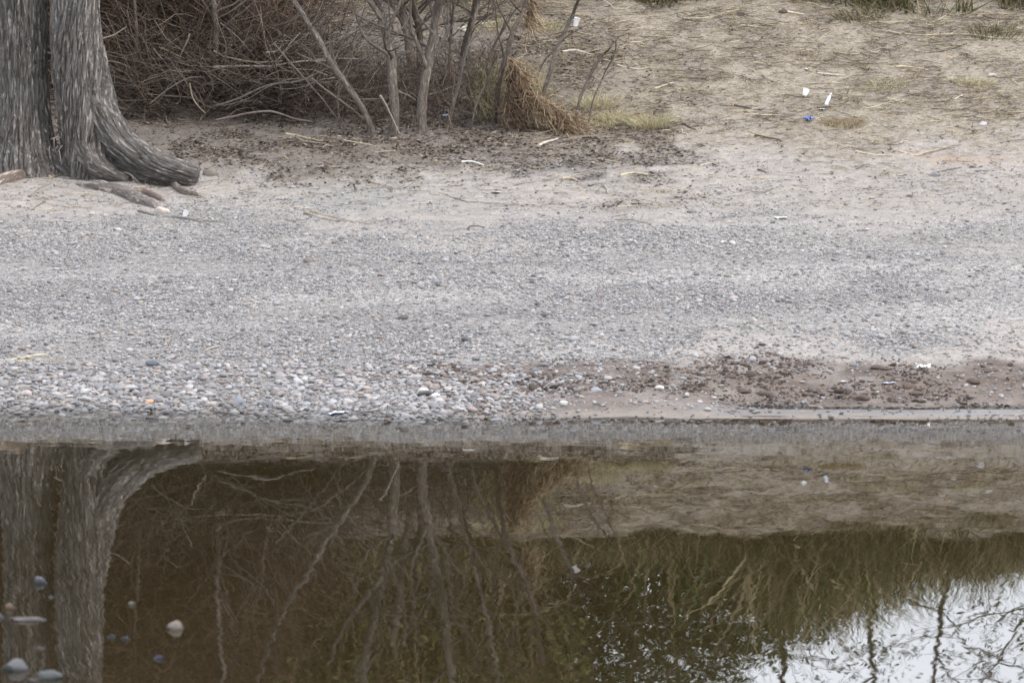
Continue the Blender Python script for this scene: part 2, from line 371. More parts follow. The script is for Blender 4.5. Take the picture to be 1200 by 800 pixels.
# water ---------------------------------------------------------------
def watermat():
    m = bpy.data.materials.new('creek_water'); m.use_nodes = True; t = m.node_tree; t.nodes.clear()
    o = N(t, 'ShaderNodeOutputMaterial')
    g = N(t, 'ShaderNodeNewGeometry'); p = g.outputs['Position']
    def vec(n, k):
        s = N(t, 'ShaderNodeVectorMath', operation='SUBTRACT'); t.links.new(n.outputs['Color'], s.inputs[0]); s.inputs[1].default_value = (.5, .5, .5)
        e = N(t, 'ShaderNodeVectorMath', operation='MULTIPLY'); t.links.new(s.outputs[0], e.inputs[0]); e.inputs[1].default_value = k; return e.outputs[0]
    a1 = vec(noise(t, mapping(t, p, (1.5, 2.2, 1)), 1.6, 3, .5), (.010, .0018, 0))
    a2 = vec(noise(t, mapping(t, p, (6, 4.5, 1)), 2.2, 2, .5), (.018, .0018, 0))
    a3 = vec(noise(t, mapping(t, p, (.25, .5, 1)), 1.0, 3, .5), (.006, .004, 0))
    # ruffled strip close to the far shore
    a4 = vec(noise(t, mapping(t, p, (4, 9, 1)), 1.6, 3, .5), (.014, .011, 0))
    sp = N(t, 'ShaderNodeSeparateXYZ'); t.links.new(p, sp.inputs[0])
    rf = mapr(t, sp.outputs[1], 27.8, 29.6); sc4 = N(t, 'ShaderNodeVectorMath', operation='SCALE')
    t.links.new(a4, sc4.inputs[0]); t.links.new(rf, sc4.inputs['Scale'])
    cur = None
    for q in (a1, a2, a3, sc4.outputs[0]):
        if cur is None: cur = q; continue
        ad = N(t, 'ShaderNodeVectorMath', operation='ADD'); t.links.new(cur, ad.inputs[0]); t.links.new(q, ad.inputs[1]); cur = ad.outputs[0]
    ad = N(t, 'ShaderNodeVectorMath', operation='ADD'); t.links.new(cur, ad.inputs[0]); ad.inputs[1].default_value = (0, 0, 1)
    nm = N(t, 'ShaderNodeVectorMath', operation='NORMALIZE'); t.links.new(ad.outputs[0], nm.inputs[0]); nrm = nm.outputs[0]
    fr = N(t, 'ShaderNodeFresnel'); fr.inputs[0].default_value = 1.333; t.links.new(nrm, fr.inputs[1])
    gl = N(t, 'ShaderNodeBsdfGlossy'); gl.inputs['Roughness'].default_value = .0; t.links.new(nrm, gl.inputs['Normal'])
    tr = N(t, 'ShaderNodeBsdfTransparent'); tr.inputs[0].default_value = (.62, .55, .40, 1)
    df = N(t, 'ShaderNodeBsdfDiffuse')
    t.links.new(mixc(t, noise(t, p, 1.2, 5).outputs[0], (.024, .018, .007), (.038, .029, .011)), df.inputs[0])
    mu = N(t, 'ShaderNodeMixShader'); mu.inputs[0].default_value = .45; t.links.new(tr.outputs[0], mu.inputs[1]); t.links.new(df.outputs[0], mu.inputs[2])
    ms = N(t, 'ShaderNodeMixShader'); t.links.new(fr.outputs[0], ms.inputs[0]); t.links.new(mu.outputs[0], ms.inputs[1]); t.links.new(gl.outputs[0], ms.inputs[2])
    t.links.new(ms.outputs[0], o.inputs[0]); return m
M_water = watermat()
wm = npmesh('water', [(-900, 9, 0), (900, 9, 0), (900, 36, 0), (-900, 36, 0)], np.array([[0, 1, 2, 3]]), smooth=False)
tag(link('water', wm, M_water), kind='structure')

# ------------------------------------------------------------------ scatter by geometry nodes
def scatter(name, protos, Pn, S, R, Cc, label, cat, parent=None, mat=None):
    n = len(Pn); m = bpy.data.meshes.new(name); m.vertices.add(n); m.vertices.foreach_set('co', np.asarray(Pn, np.float32).ravel())
    for k, v in (('scl', S), ('rot', R)):
        a = m.attributes.new(k, 'FLOAT_VECTOR', 'POINT'); a.data.foreach_set('vector', np.asarray(v, np.float32).ravel())
    a = m.attributes.new('col', 'FLOAT_COLOR', 'POINT'); c4 = np.ones((n, 4), np.float32); c4[:, :3] = Cc; a.data.foreach_set('color', c4.ravel())
    a = m.attributes.new('idx', 'INT', 'POINT'); a.data.foreach_set('value', rng.integers(0, len(protos), n).astype(np.int32))
    if mat: m.materials.append(mat)
    o = bpy.data.objects.new(name, m); C.objects.link(o)
    if parent: o.parent = parent; o.matrix_parent_inverse = Matrix.Translation(-parent.location)
    colx = bpy.data.collections.new(name+'_shapes')
    for k, pm in enumerate(protos):
        po = bpy.data.objects.new('shape', pm); colx.objects.link(po)
    g = bpy.data.node_groups.new(name+'_scatter', 'GeometryNodeTree')
    g.interface.new_socket('Geometry', in_out='INPUT', socket_type='NodeSocketGeometry')
    g.interface.new_socket('Geometry', in_out='OUTPUT', socket_type='NodeSocketGeometry')
    gi = g.nodes.new('NodeGroupInput'); go = g.nodes.new('NodeGroupOutput')
    ci = g.nodes.new('GeometryNodeCollectionInfo'); ci.inputs[0].default_value = colx; ci.inputs[1].default_value = True; ci.inputs[2].default_value = True
    ip = g.nodes.new('GeometryNodeInstanceOnPoints'); ip.inputs['Pick Instance'].default_value = True
    def na(nm, ty):
        q = g.nodes.new('GeometryNodeInputNamedAttribute'); q.data_type = ty; q.inputs[0].default_value = nm; return q.outputs[0]
    g.links.new(gi.outputs[0], ip.inputs['Points']); g.links.new(ci.outputs[0], ip.inputs['Instance'])
    g.links.new(na('idx', 'INT'), ip.inputs['Instance Index']); g.links.new(na('scl', 'FLOAT_VECTOR'), ip.inputs['Scale'])
    er = g.nodes.new('FunctionNodeEulerToRotation'); g.links.new(na('rot', 'FLOAT_VECTOR'), er.inputs[0]); g.links.new(er.outputs[0], ip.inputs['Rotation'])
    g.links.new(ip.outputs[0], go.inputs[0])
    md = o.modifiers.new('scatter', 'NODES'); md.node_group = g
    tag(o, label, cat, kind='stuff'); return o

import bmesh
def rockmesh(name, seed, sub=2, flat=.6, amp=.35, ang=0., mat=None):
    bm = bmesh.new(); bmesh.ops.create_icosphere(bm, subdivisions=sub, radius=1.)
    V = np.array([v.co[:] for v in bm.verts])
    d = fbm(V[:, 0]*1.1+seed*3.7, V[:, 1]*1.1+seed, V[:, 2]*1.1+5, 3)-.5
    V2 = V*(1+amp*2*d)[:, None]
    if ang:
        rs = np.random.default_rng(seed)
        for k in range(7):
            nn = rs.normal(size=3); nn /= np.linalg.norm(nn); h = .55+rs.random()*.25; q = V2@nn
            V2 = V2-np.clip(q-h, 0, None)[:, None]*nn*ang
    V2[:, 2] *= flat
    for v, c in zip(bm.verts, V2): v.co = c
    m = bpy.data.meshes.new(name); bm.to_mesh(m); bm.free()
    m.polygons.foreach_set('use_smooth', np.ones(len(m.polygons), bool))
    if mat: m.materials.append(mat)
    return m
peb_lo = [rockmesh('pebble_shape', k, 1, .62, .3, .3, M_peb_i) for k in range(8)]
peb_mid = [rockmesh('pebble_shape', k+20, 2, .6, .3, .5, M_peb_i) for k in range(8)]
PAL = np.array([(.40, .395, .40), (.33, .33, .345), (.46, .44, .43), (.36, .31, .29), (.42, .35, .30), (.27, .275, .30), (.50, .485, .47), (.20, .20, .215), (.34, .27, .24), (.43, .43, .45), (.58, .56, .54), (.30, .29, .28)])
PW = np.array([6, 5, 4, 3, 2.2, 2.5, 2, 1.2, 1.2, 4, .9, 2.5]); PW = PW/PW.sum()
def pebcol(n, warm=0.):
    c = PAL[rng.choice(len(PAL), n, p=PW)]; c = c*.75+c.mean(1, keepdims=True)*.25*[1.0, .99, .98]; c = c*.64*np.exp(rng.normal(-.02, .24, (n, 1))); c = c*np.minimum(1, .36/np.maximum(c.max(1, keepdims=True), 1e-3))
    c[:, 0] *= 1+warm; return np.clip(c, .02, .8)
XW = 4.4
def cand(n, y0=30.3, y1=42.2):
    x = rng.uniform(-XW, XW, n); y = rng.uniform(y0, y1, n); z = gz(x, y); return x, y, z
def ez(n): return rng.uniform(0, 2*PI, n)

# small gravel
x, y, z = cand(330000, 30.2, 38.5)
gr, mud, wet, duff, tan, nA, nB, far = zones(x, y, z)
px, py = proj(x, y, z)
dens = gr*(.10+.75*ss(fbm(x*.35+.02*px/40, y*1.6-.12*x, 11, 3)*.6+.4*fbm(x*2.2, y*2.2, 12, 3)+.25*nB, .40, .60))*(1-.85*mud)*(1-ss(px, 600, 720)*ss(py, 474, 482))*(1-.75*ss(px+nA*250, 780, 1000)*(1-ss(py+nA*90+nB*40, 270, 320)))*(1-.7*np.exp(-((py+nA*40-(322-.03*px))/9)**2))*(1-.6*np.exp(-((py+nA*40-(392-.02*px))/8)**2))+.02+.08*(1-gr)*ss(nB, 0, .1)
keep = (rng.random(len(x)) < dens) & (z > -.02)
x, y, z, py, px = x[keep], y[keep], z[keep], py[keep], px[keep]
n = len(x); s = .0050*np.exp(rng.normal(0, .45, n))*(1+.35*ss(py, 330, 440))
S = np.stack([s*rng.uniform(.8, 1.5, n), s*rng.uniform(.8, 1.3, n), s], 1)
scatter('gravel', peb_lo, np.stack([x, y, z+s*.25], 1), S, np.stack([rng.normal(0, .25, n), rng.normal(0, .25, n), ez(n)], 1), pebcol(n),
        'grey gravel strewn over the whole beach between track and waterline', 'gravel')
print('gravel', n)
# shingle: coarser pebbles, thick near the waterline on the left
x, y, z = cand(150000, 30.2, 38.5)
gr, mud, wet, duff, tan, nA, nB, far = zones(x, y, z); px, py = proj(x, y, z)
lf = 1-ss(px+nA*250, 480, 800)
dens = (gr*(.03+.10*ss(py+nA*80, 290, 420)*ss(nB, -.1, .1))+lf*ss(py+nA*40+nB*30, 395, 450)*(.25+.35*ss(nB, -.12, .08))+.015*mud+.10*band(px, 380, 500, 620, 760)*ss(py, 425, 445)*ss(nB, -.05, .1))*(1-.9*ss(px, 600, 720)*ss(py, 474, 482))
keep = (rng.random(len(x)) < dens*.9) & (z > -.05)
x, y, z, py, px = x[keep], y[keep], z[keep], py[keep], px[keep]; n = len(x)
lf = 1-ss(px, 480, 750)
s = (.0080+.0048*lf*ss(py, 405, 450))*np.exp(rng.normal(0, .36, n))
S = np.stack([s*rng.uniform(.85, 1.5, n), s*rng.uniform(.8, 1.25, n), s*rng.uniform(.8, 1.1, n)], 1)
scatter('shingle', peb_mid, np.stack([x, y, z+s*.3], 1), S, np.stack([rng.normal(0, .25, n), rng.normal(0, .25, n), ez(n)], 1), pebcol(n, .02),
        'coarse mixed shingle banked along the left waterline', 'shingle')
print('shingle', n)
# the largest pebbles, one by one, as pieces of the ground
peb_big = [rockmesh('pebble', k+50, 2, .58, .3, .6, M_peb_o) for k in range(14)]
cnt = 0
while cnt < 290:
    qx = random.uniform(-10, 1210) if random.random() < .25 else random.triangular(-10, 850, 200)
    qy = random.triangular(395, 484, 462) if random.random() < .85 else random.uniform(280, 420)
    g_ = G(qx, qy)
    if g_[2] < -.02: continue
    s_ = random.uniform(.015, .027)*(1.0 if qy > 420 else .8)
    if qx > 650: s_ *= .75
    o = bpy.data.objects.new('pebble', peb_big[cnt % 14]); C.objects.link(o); o.parent = ground
    o.location = (g_[0], g_[1], g_[2]+s_*.25); o.rotation_euler = (random.gauss(0, .15), random.gauss(0, .15), random.uniform(0, 6.28))
    o.scale = (s_*random.uniform(1, 1.5), s_*random.uniform(.8, 1.2), s_*random.uniform(.8, 1.1))
    c = PAL[rng.choice(len(PAL), p=PW)]*random.uniform(.42, .8)*(.7 if qx > 600 else 1); o.color = (*c, 1); cnt += 1

# ------------------------------------------------------------------ litter shapes
def flake_mesh(name, seed, mat, pointed=True):
    rs = np.random.default_rng(seed); L = 1.
    w_ = np.array([.0, .28, .36, .22, 0]) * rs.uniform(.8, 1.2) if pointed else np.array([.3, .36, .33, .3, .2])
    t_ = np.linspace(-1, 1, 5); bend = rs.uniform(-.35, .35); V = []; Fq = []
    for k in range(5):
        zc = bend*(t_[k]**2); V += [(t_[k], -w_[k]-.001, zc+.12*w_[k]*2), (t_[k], 0, zc), (t_[k], w_[k]+.001, zc+.12*w_[k]*2)]
    for k in range(4):
        a = k*3; Fq += [(a, a+3, a+4, a+1), (a+1, a+4, a+5, a+2)]
    m = npmesh(name, V, np.array(Fq)); m.materials.append(mat); return m
flakes = [flake_mesh('leaf_flake', k, M_flake, k % 3 > 0) for k in range(6)]
def straw_mesh(name, seed, mat, w_=.018, bend=.25):
    rs = np.random.default_rng(seed); t_ = np.linspace(-1, 1, 6)
    pth = np.stack([t_, bend*rs.uniform(-1, 1)*(t_**2)+.08*rs.normal(size=6), .06+bend*.4*rs.uniform(-.2, 1)*(t_**2)], 1)
    V, Qd, T_, uv = tube(pth, np.linspace(w_, w_*.5, 6), 3, cap=False); m = npmesh(name, V, Qd); m.materials.append(mat); return m
straws = [straw_mesh('straw', k, M_flake, .03, .3) for k in range(8)]
twigs = [straw_mesh('twig', k+30, M_flake, .045, .6) for k in range(8)]
def lit(name, protos, x, y, z, s, aspect, cols, label, cat, tilt=.25, dz=.3, yaw=None):
    n = len(x); S = np.stack([s, s*aspect, s*aspect], 1)
    R = np.stack([rng.normal(0, tilt, n), rng.normal(0, tilt*.5, n), ez(n) if yaw is None else yaw], 1)
    return scatter(name, protos, np.stack([x, y, z+s*dz*.2], 1), S, R, cols, label, cat)
def pick(cols, n, var=.15): 
    cols = np.array(cols); return np.clip(cols[rng.integers(0, len(cols), n)]*(1+rng.normal(0, var, (n, 1))), .01, .8)

# dark leaf duff below the brush
x, y, z = cand(150000, 36.8, 41.6); gr, mud, wet, duff, tan, nA, nB, far = zones(x, y, z)
k = rng.random(len(x)) < duff*(.12+.88*ss(nB, -.14, .12))*.9+.012*(1-gr); x, y, z = x[k], y[k], z[k]; n = len(x); print('duff', n)
lit('leaf_duff', flakes, x, y, z, rng.uniform(.007, .022, n), 1., pick([(.09, .07, .055), (.14, .11, .085), (.06, .05, .045), (.2, .16, .13), (.26, .215, .18), (.10, .08, .065)], n),
    'dark dead leaf duff spread under the bare saplings and brush', 'leaf litter', .5)
# straw in the dry field
x, y, z = cand(190000, 36.8, 42.6); gr, mud, wet, duff, tan, nA, nB, far = zones(x, y, z); px, py = proj(x, y, z)
k = rng.random(len(x)) < tan*(.25+.75*ss(nB, -.12, .1))*.6+.05*(1-gr)*(1-duff*.4); x, y, z = x[k], y[k], z[k]; n = len(x); print('straw', n)
lit('straw_litter', straws, x, y, z, .026*np.exp(rng.normal(0, .55, n))+.01, 1., pick([(.40, .33, .22), (.32, .27, .18), (.48, .42, .31), (.2, .16, .11), (.10, .08, .06), (.07, .055, .04)], n),
    'flattened dry straw covering the upper slope right of the saplings', 'straw', .3)
x, y, z = cand(60000, 31.0, 42.4); gr, mud, wet, duff, tan, nA, nB, far = zones(x, y, z)
k = rng.random(len(x)) < .03+.3*duff+.18*tan+.06*mud+.1*(1-gr); x, y, z = x[k], y[k], z[k]; n = len(x)
lit('twig_litter', twigs, x, y, z, rng.uniform(.010, .03, n)*np.exp(rng.normal(0, .45, n)), .8, pick([(.12, .095, .08), (.19, .155, .13), (.3, .26, .22), (.07, .06, .05)], n),
    'small dark twigs strewn across the sandy shore', 'twigs', .3)
# mud crumbs and clods on the right shore
x, y, z = cand(60000, 31.0, 32.9); gr, mud, wet, duff, tan, nA, nB, far = zones(x, y, z)
nD = fbm(x*3, y*2.2, 21, 3)-.5
k = rng.random(len(x)) < mud*(.05+.5*ss(nD, .0, .13)); x, y, z = x[k], y[k], z[k]; n = len(x); s = .006*np.exp(rng.normal(0, .5, n))
scatter('mud_crumbs', peb_lo, np.stack([x, y, z+s*.2], 1), np.stack([s*1.3, s*1.2, s], 1), np.stack([rng.normal(0, .5, n), rng.normal(0, .5, n), ez(n)], 1),
        pick([(.095, .07, .058), (.06, .046, .038), (.13, .1, .084), (.045, .035, .03)], n), 'brown crumbled mud along the right waterline', 'mud')

# ------------------------------------------------------------------ the twin trunk tree
def bigtrunk(path, rad, nr, nl, twist=0., amp=.12, seed=0., flare=None, k_=5.5):
    Pp = smoothpath(path, nl); R = smoothpath(np.asarray(rad)[:, None], nl)[:, 0]
    T, A, B = frames(Pp); th = np.linspace(0, 2*PI, nr, endpoint=False)
    L = np.concatenate([[0], np.cumsum(np.linalg.norm(np.diff(Pp, axis=0), axis=1))])
    tw = th[None]+twist*L[:, None]
    c, s = np.cos(tw), np.sin(tw)
    wob = .09*(fbm(c*3+seed, s*3, L[:, None]*2.2, 3)-.5)
    f1 = fbm(c*k_+seed+wob*20, s*k_+wob*20, L[:, None]*4.6, 4); ridge = 1-np.abs(2*f1-1)*3.4
    f2 = fbm(c*k_*2.1+seed, s*k_*2.1, L[:, None]*6+3, 3)
    big = fbm(c*1.1+seed*2, s*1.1, L[:, None]*.9, 3)-.5
    r = R[:, None]*(1+.16*big-amp*np.clip(ridge, 0, 1)+.13*(f2-.5))
    if flare is not None: r = r*flare(th[None], L[:, None])
    V = (Pp[:, None]+r[..., None]*(A[:, None]*np.cos(th)[None, :, None]+B[:, None]*np.sin(th)[None, :, None])).reshape(-1, 3)
    i = np.arange(nl-1)[:, None]; j = np.arange(nr)[None]
    Qd = np.stack([i*nr+j, i*nr+(j+1) % nr, (i+1)*nr+(j+1) % nr, (i+1)*nr+j], -1).reshape(-1, 4)
    uv = np.stack([np.cos(tw)*R[:, None], np.sin(tw)*R[:, None], L[:, None]*np.ones(nr)[None]], -1).reshape(-1, 3)
    V = np.concatenate([V, [Pp[-1]+T[-1]*R[-1]*.15]]); uv = np.concatenate([uv, [[0, 0, L[-1]]]])
    Tt = [(nr*nl, (nl-1)*nr+k, (nl-1)*nr+(k+1) % nr) for k in range(nr)]
    cv = np.ones((nr*nl, 3))*np.clip(1-1.15*np.clip(ridge, 0, 1)*.35+(big*.5), .5, 1.3).reshape(-1, 1)
    cv = np.concatenate([cv, [[1, 1, 1]]])
    return V, Qd, Tt, cv, uv
def trunkobj(name, parent, mat, *a, **k):
    V, Qd, Tt, cv, uv = bigtrunk(*a, **k); return link(name, npmesh(name, V, [Qd, np.array(Tt)], cv, uv), mat, parent)
DT = 38.2
base = G(80, 196)
tree = empty('twin_trunk_tree', base)
tag(tree, 'old furrowed grey tree with two thick trunks and a sprawling root at left', 'tree')
sc_ = DT/F
def PT(px, py, dd=0.): return P(px, py, DT+dd)
trunkobj('trunk', tree, M_bark, [PT(31, 214, .0), PT(29, 188), PT(28, 150), PT(27, 90), PT(26, 30), PT(24, -30), PT(21, -90), PT(19, -220, .1), PT(5, -420, .3), PT(-50, -700, .6)],
         np.array([50, 43, 33, 29, 28.5, 28, 26, 24, 19, 12])*sc_, 320, 620, .0, .075, 1., k_=9.)
trunkobj('trunk', tree, M_bark, [PT(113, 222, -.12), PT(111, 200, -.1), PT(107, 165, -.1), PT(101, 120, -.1), PT(94, 80, -.1), PT(89, 40, -.1), PT(87, 0, -.1), PT(87, -60), PT(88, -120), PT(92, -260, .1), PT(120, -460, .2), PT(190, -720, .2)],
         np.array([34, 36, 37, 36, 33.5, 30.5, 29, 27, 23, 20, 17, 10])*sc_, 320, 660, -1.1, .08, 7., k_=9.)
trunkobj('root', tree, M_bark, [PT(97, 55, -.12), PT(103, 95, -.14), PT(115, 130, -.17), PT(134, 159, -.22), PT(158, 180, -.30), PT(185, 194, -.38), PT(210, 202, -.42), PT(231, 207, -.44)],
         np.array([10, 19, 22, 21, 18.5, 16.5, 14.5, 13])*sc_, 240, 420, -.8, .08, 3., k_=7.)
trunkobj('root', tree, M_bark, [PT(100, 170, -.2), PT(112, 192, -.28), PT(128, 203, -.32), PT(150, 211, -.36)],
         np.array([20, 15, 10, 4])*sc_, 120, 160, -.5, .08, 9., k_=5.)
trunkobj('root', tree, M_bark, [PT(120, 165, -.05), PT(140, 190, -.2), PT(165, 204, -.3), PT(195, 213, -.36), PT(215, 222, -.38)],
         np.array([15, 12, 9, 7, 3])*sc_, 60, 120, .5, .12, 4., k_=3.)
trunkobj('root', tree, M_bark, [PT(60, 178, -.05), PT(72, 192, -.1), PT(84, 203, -.15), PT(98, 216, -.15)], np.array([14, 13, 11, 6])*sc_, 60, 100, .5, .12, 5., k_=3.)
def flat_root(pts, rad, seed, mat, colr):
    Pp = smoothpath([G(*p) for p in pts], 40); Pp[:, 2] += np.interp(np.linspace(0, 1, 40), [0, .2, .8, 1], [-.02, .012, .012, -.02])
    R = np.interp(np.linspace(0, 1, 40), np.linspace(0, 1, len(rad)), rad)*sc_
    V, Qd, Tt, uv = tube(Pp, R, 18, .22, seed=seed); m = npmesh('root', V, [Qd, np.array(Tt)], np.ones((len(V), 3))*np.array(colr), uv)
    return link('root', m, mat, tree)
tag(flat_root([(-12, 219), (12, 212), (38, 206), (64, 208)], [9, 9, 8, 5], 1, M_bark, (1.7, 1.5, 1.35)), 'pale bare root snaking out at ground level to the left')
tag(flat_root([(92, 216), (118, 222), (146, 229), (172, 240), (190, 246)], [5, 8, 8.5, 7, 2], 2, M_bark, (1.3, 1.25, 1.25)), 'weathered grey root half buried in front of the trunks')
flat_root([(150, 226), (172, 229), (196, 238)], [4, 6, 2], 3, M_bark, (1.5, 1.3, 1.2))
flat_root([(200, 214), (214, 226), (238, 232)], [4, 4, 2], 6, M_bark, (1.2, 1.1, 1.))
# limbs above the picture
def branch_system(mb, p0, dirv, L, r, depth, rs, colr, tips, ns=6, spread=.6, up=.15, nseg=7):
    pts = [np.array(p0)]; d = np.array(dirv, float); d /= np.linalg.norm(d)
    for k in range(nseg):
        d = d+rs.normal(0, .13, 3)+np.array([0, 0, up*.1]); d /= np.linalg.norm(d); pts.append(pts[-1]+d*L/nseg)
    R = np.linspace(r, r*.5, nseg+1); V, Qd, Tt, uv = tube(np.array(pts), R, ns, cap=False); mb.add(V, Qd, col=colr, uv=uv)
    tips.extend([(p, d.copy()) for p in pts[3:]])
    if depth > 0:
        for k in range(rs.integers(2, 5)):
            i_ = rs.integers(2, nseg+1); dd = d+rs.normal(0, spread, 3); dd[2] += up
            branch_system(mb, pts[i_], dd, L*rs.uniform(.5, .75), R[i_]*.6, depth-1, rs, colr, tips, max(3, ns-1), spread, up, nseg)
rs = np.random.default_rng(5)
mb = MB(); tips = []
for p0, d0 in ((PT(5, -420, .3), (-.6, -.1, .8)), (PT(-50, -700, .6), (-.1, .3, 1)), (PT(-50, -700, .6), (-.8, .1, .6)), (PT(120, -460, .2), (.7, .2, .7)), (PT(190, -720, .2), (.7, -.2, .8)), (PT(190, -720, .2), (.1, .4, 1))):
    branch_system(mb, p0, d0, 2.2, .07, 2, rs, (1, 1, 1), tips)
tag(link('limbs', mb.mesh('limbs'), M_bark, tree), 'bare limbs high above the trunks')
mb = MB()
for k in range(26):   # rootlets and shreds in the cleft and under the root
    if k < 12: a_ = PT(66+random.uniform(-8, 8), 140+random.uniform(-12, 40), -.12); b_ = a_+np.array([random.gauss(.03, .05), random.uniform(-.05, 0), random.gauss(-.03, .05)])
    else: a_ = PT(random.uniform(105, 225), 200+random.uniform(0, 14), -.28); b_ = a_+np.array([random.gauss(.02, .05), random.uniform(-.12, -.02), -random.uniform(.04, .1)])
    pp = jitter(smoothpath([a_, (a_+b_)/2+np.array([0, -.02, .02]), b_], 8), .03, k); V, Qd, Tt, uv = tube(pp, np.linspace(.006, .003, 8), 5); mb.add(V, Qd, Tt, (.30, .26, .22))
tag(link('rootlets', mb.mesh('rootlets'), M_wood, tree), kind='stuff', label='frayed rootlets hanging in the cleft and under the root')

# ------------------------------------------------------------------ bare saplings
SAP = 'bare saplings growing out of the brush'
def sapling(pts, w0, w1, label, seed, d=None, extra=(), nb=7, top=True, tint=(1, 1, 1), bl=.55, hide_low=.3):
    g_ = G(*pts[0]) if d is None else P(pts[0][0], pts[0][1], d)
    dd = g_[1]; sc1 = dd/F*.86; rs = np.random.default_rng(seed)
    W = [P(a, b, dd+.12*math.sin(seed+k*1.3)*k*.3) for k, (a, b) in enumerate(pts)]
    W[0] = g_-np.array([0, 0, .06])
    Pp = jitter(smoothpath(W, 46), .035, seed); R = np.linspace(w0, w1, 46)*.5*sc1; R[:4] *= np.array([1.35, 1.2, 1.1, 1.03])
    root = empty('bare_sapling', g_); tag(root, label, 'sapling', SAP)
    V, Qd, Tt, uv = tube(Pp, R, 12, .12, seed=seed); link('trunk', npmesh('trunk', V, [Qd, np.array(Tt)], np.ones((len(V), 3))*np.array(tint), uv), M_stem, root)
    mb = MB()
    for k in range(nb):
        i_ = int(rs.uniform(hide_low, .97)*45); d0 = np.array([rs.normal(0, .6), rs.normal(0, .5), rs.uniform(.35, 1.)])
        branch_system(mb, Pp[i_], d0, bl*rs.uniform(.5, 1.3), max(R[i_]*.42, .0035), 1, rs, np.array(tint), [], 5, .5, .3, 6)
    for e in extra:
        W = [P(a, b, dd-.02*k) for k, (a, b) in enumerate(e[0])]; pe = jitter(smoothpath(W, 22), .02, seed+3)
        V, Qd, Tt, uv = tube(pe, np.linspace(e[1], e[1]*.5, 22)*.5*sc1, 8, .1, seed=seed); mb.add(V, Qd, Tt, np.array(tint), uv)
    if mb.n: link('branches', mb.mesh('branches'), M_stem, root)
    return root
sapling([(243, 130), (249, 85), (253, 40), (250, 0), (254, -70), (262, -170)], 8, 5, 'slim upright sapling nearest the old tree, right of its trunks', 1)
sapling([(162, 125), (160, 90), (161, 50), (158, 0), (152, -90)], 6, 4, 'thin dark sapling close behind the old tree trunks', 2, tint=(.7, .66, .62))
sapling([(441, 160), (423, 124), (398, 88), (372, 45), (345, 0), (312, -60), (290, -130)], 9, 6, 'sapling leaning hard to the left across the brush pile', 3)
sapling([(461, 158), (463, 118), (456, 62), (447, 20), (440, -10), (428, -70), (420, -150)], 14, 9, 'stout forked sapling just left of the centre clump', 4,
        extra=[([(447, 22), (438, 8), (424, -10), (400, -40), (385, -80)], 8), ([(452, 45), (462, 20), (470, -5), (474, -60)], 6), ([(457, 65), (432, 48), (420, 28), (410, -5)], 5), ([(466, 155), (452, 125), (446, 112)], 4)])
sapling([(494, 156), (496, 112), (503, 62), (511, 18), (519, -20), (528, -90), (532, -160)], 14, 9, 'stout straight sapling in the middle of the clump', 5,
        extra=[([(500, 80), (488, 50), (480, 20), (485, -20)], 6), ([(508, 40), (492, 22), (484, -4)], 4)])
sapling([(484, 92), (479, 55), (474, 25), (468, -10), (460, -90)], 13, 9, 'grey trunk standing behind the gap in the clump', 6, tint=(1.05, 1, .95))
sapling([(494, 90), (491, 45), (485, 5), (480, -70)], 9, 7, 'dark trunk tight behind the straight sapling', 7, tint=(.6, .52, .48))
sapling([(521, 151), (534, 108), (548, 55), (562, 0), (577, -70), (584, -120)], 5.5, 4, 'slender sapling slanting right beside the stout one', 8, extra=[([(541, 80), (552, 74), (565, 60)], 3)])
sapling([(578, 146), (583, 108), (594, 60), (607, 25), (619, -8), (640, -90)], 7.5, 5, 'dark curved sapling standing left of the rusty straw heap', 9, tint=(.75, .7, .68))
sapling([(622, 151), (637, 112), (649, 72), (660, 40), (672, 12), (680, -6)], 6.5, 4.5, 'broken topped sapling with the white cup stuck on it', 10, nb=0, extra=[([(656, 50), (672, 38), (692, 26)], 2.6), ([(632, 84), (645, 62), (662, 44)], 2.4)])
sapling([(672, 149), (680, 115), (695, 82), (707, 64), (714, 55)], 4.5, 2.5, 'short sapling rising right of the rusty straw heap', 11, nb=2, bl=.15, extra=[([(690, 92), (700, 74), (702, 62)], 1.6)])
sapling([(688, 147), (696, 115), (708, 88), (720, 62), (722, 46)], 2.4, 1.6, 'thread thin rightmost sapling of the clump', 12, nb=2, bl=.12)
sapling([(527, 94), (528, 55), (531, 10), (533, -60)], 4, 3, 'thin straight sapling behind, between two slanting ones', 13, tint=(.8, .75, .7))
sapling([(536, 92), (543, 55), (552, 20), (560, -10), (575, -90)], 8, 6, 'dark leaning sapling furthest back in the clump', 14, tint=(.65, .6, .56))
sapling([(554, 96), (575, 62), (598, 22), (616, -8), (630, -60)], 4, 3, 'pale thin sapling slanting behind the dark curved one', 15)
sapling([(398, 152), (396, 120), (399, 95)], 2.5, 1.5, 'short dead shoot left of the forked sapling', 16, nb=2, bl=.12)
sapling([(549, 152), (558, 125), (570, 95), (578, 75)], 3, 2, 'short thin shoot between the slanting saplings', 17, nb=2, bl=.12)
sapling([(288, 118), (282, 70), (287, 30), (292, -20), (300, -90)], 3.5, 2.5, 'thin upright sapling rising from the middle of the brush pile', 18, tint=(.75, .7, .65))

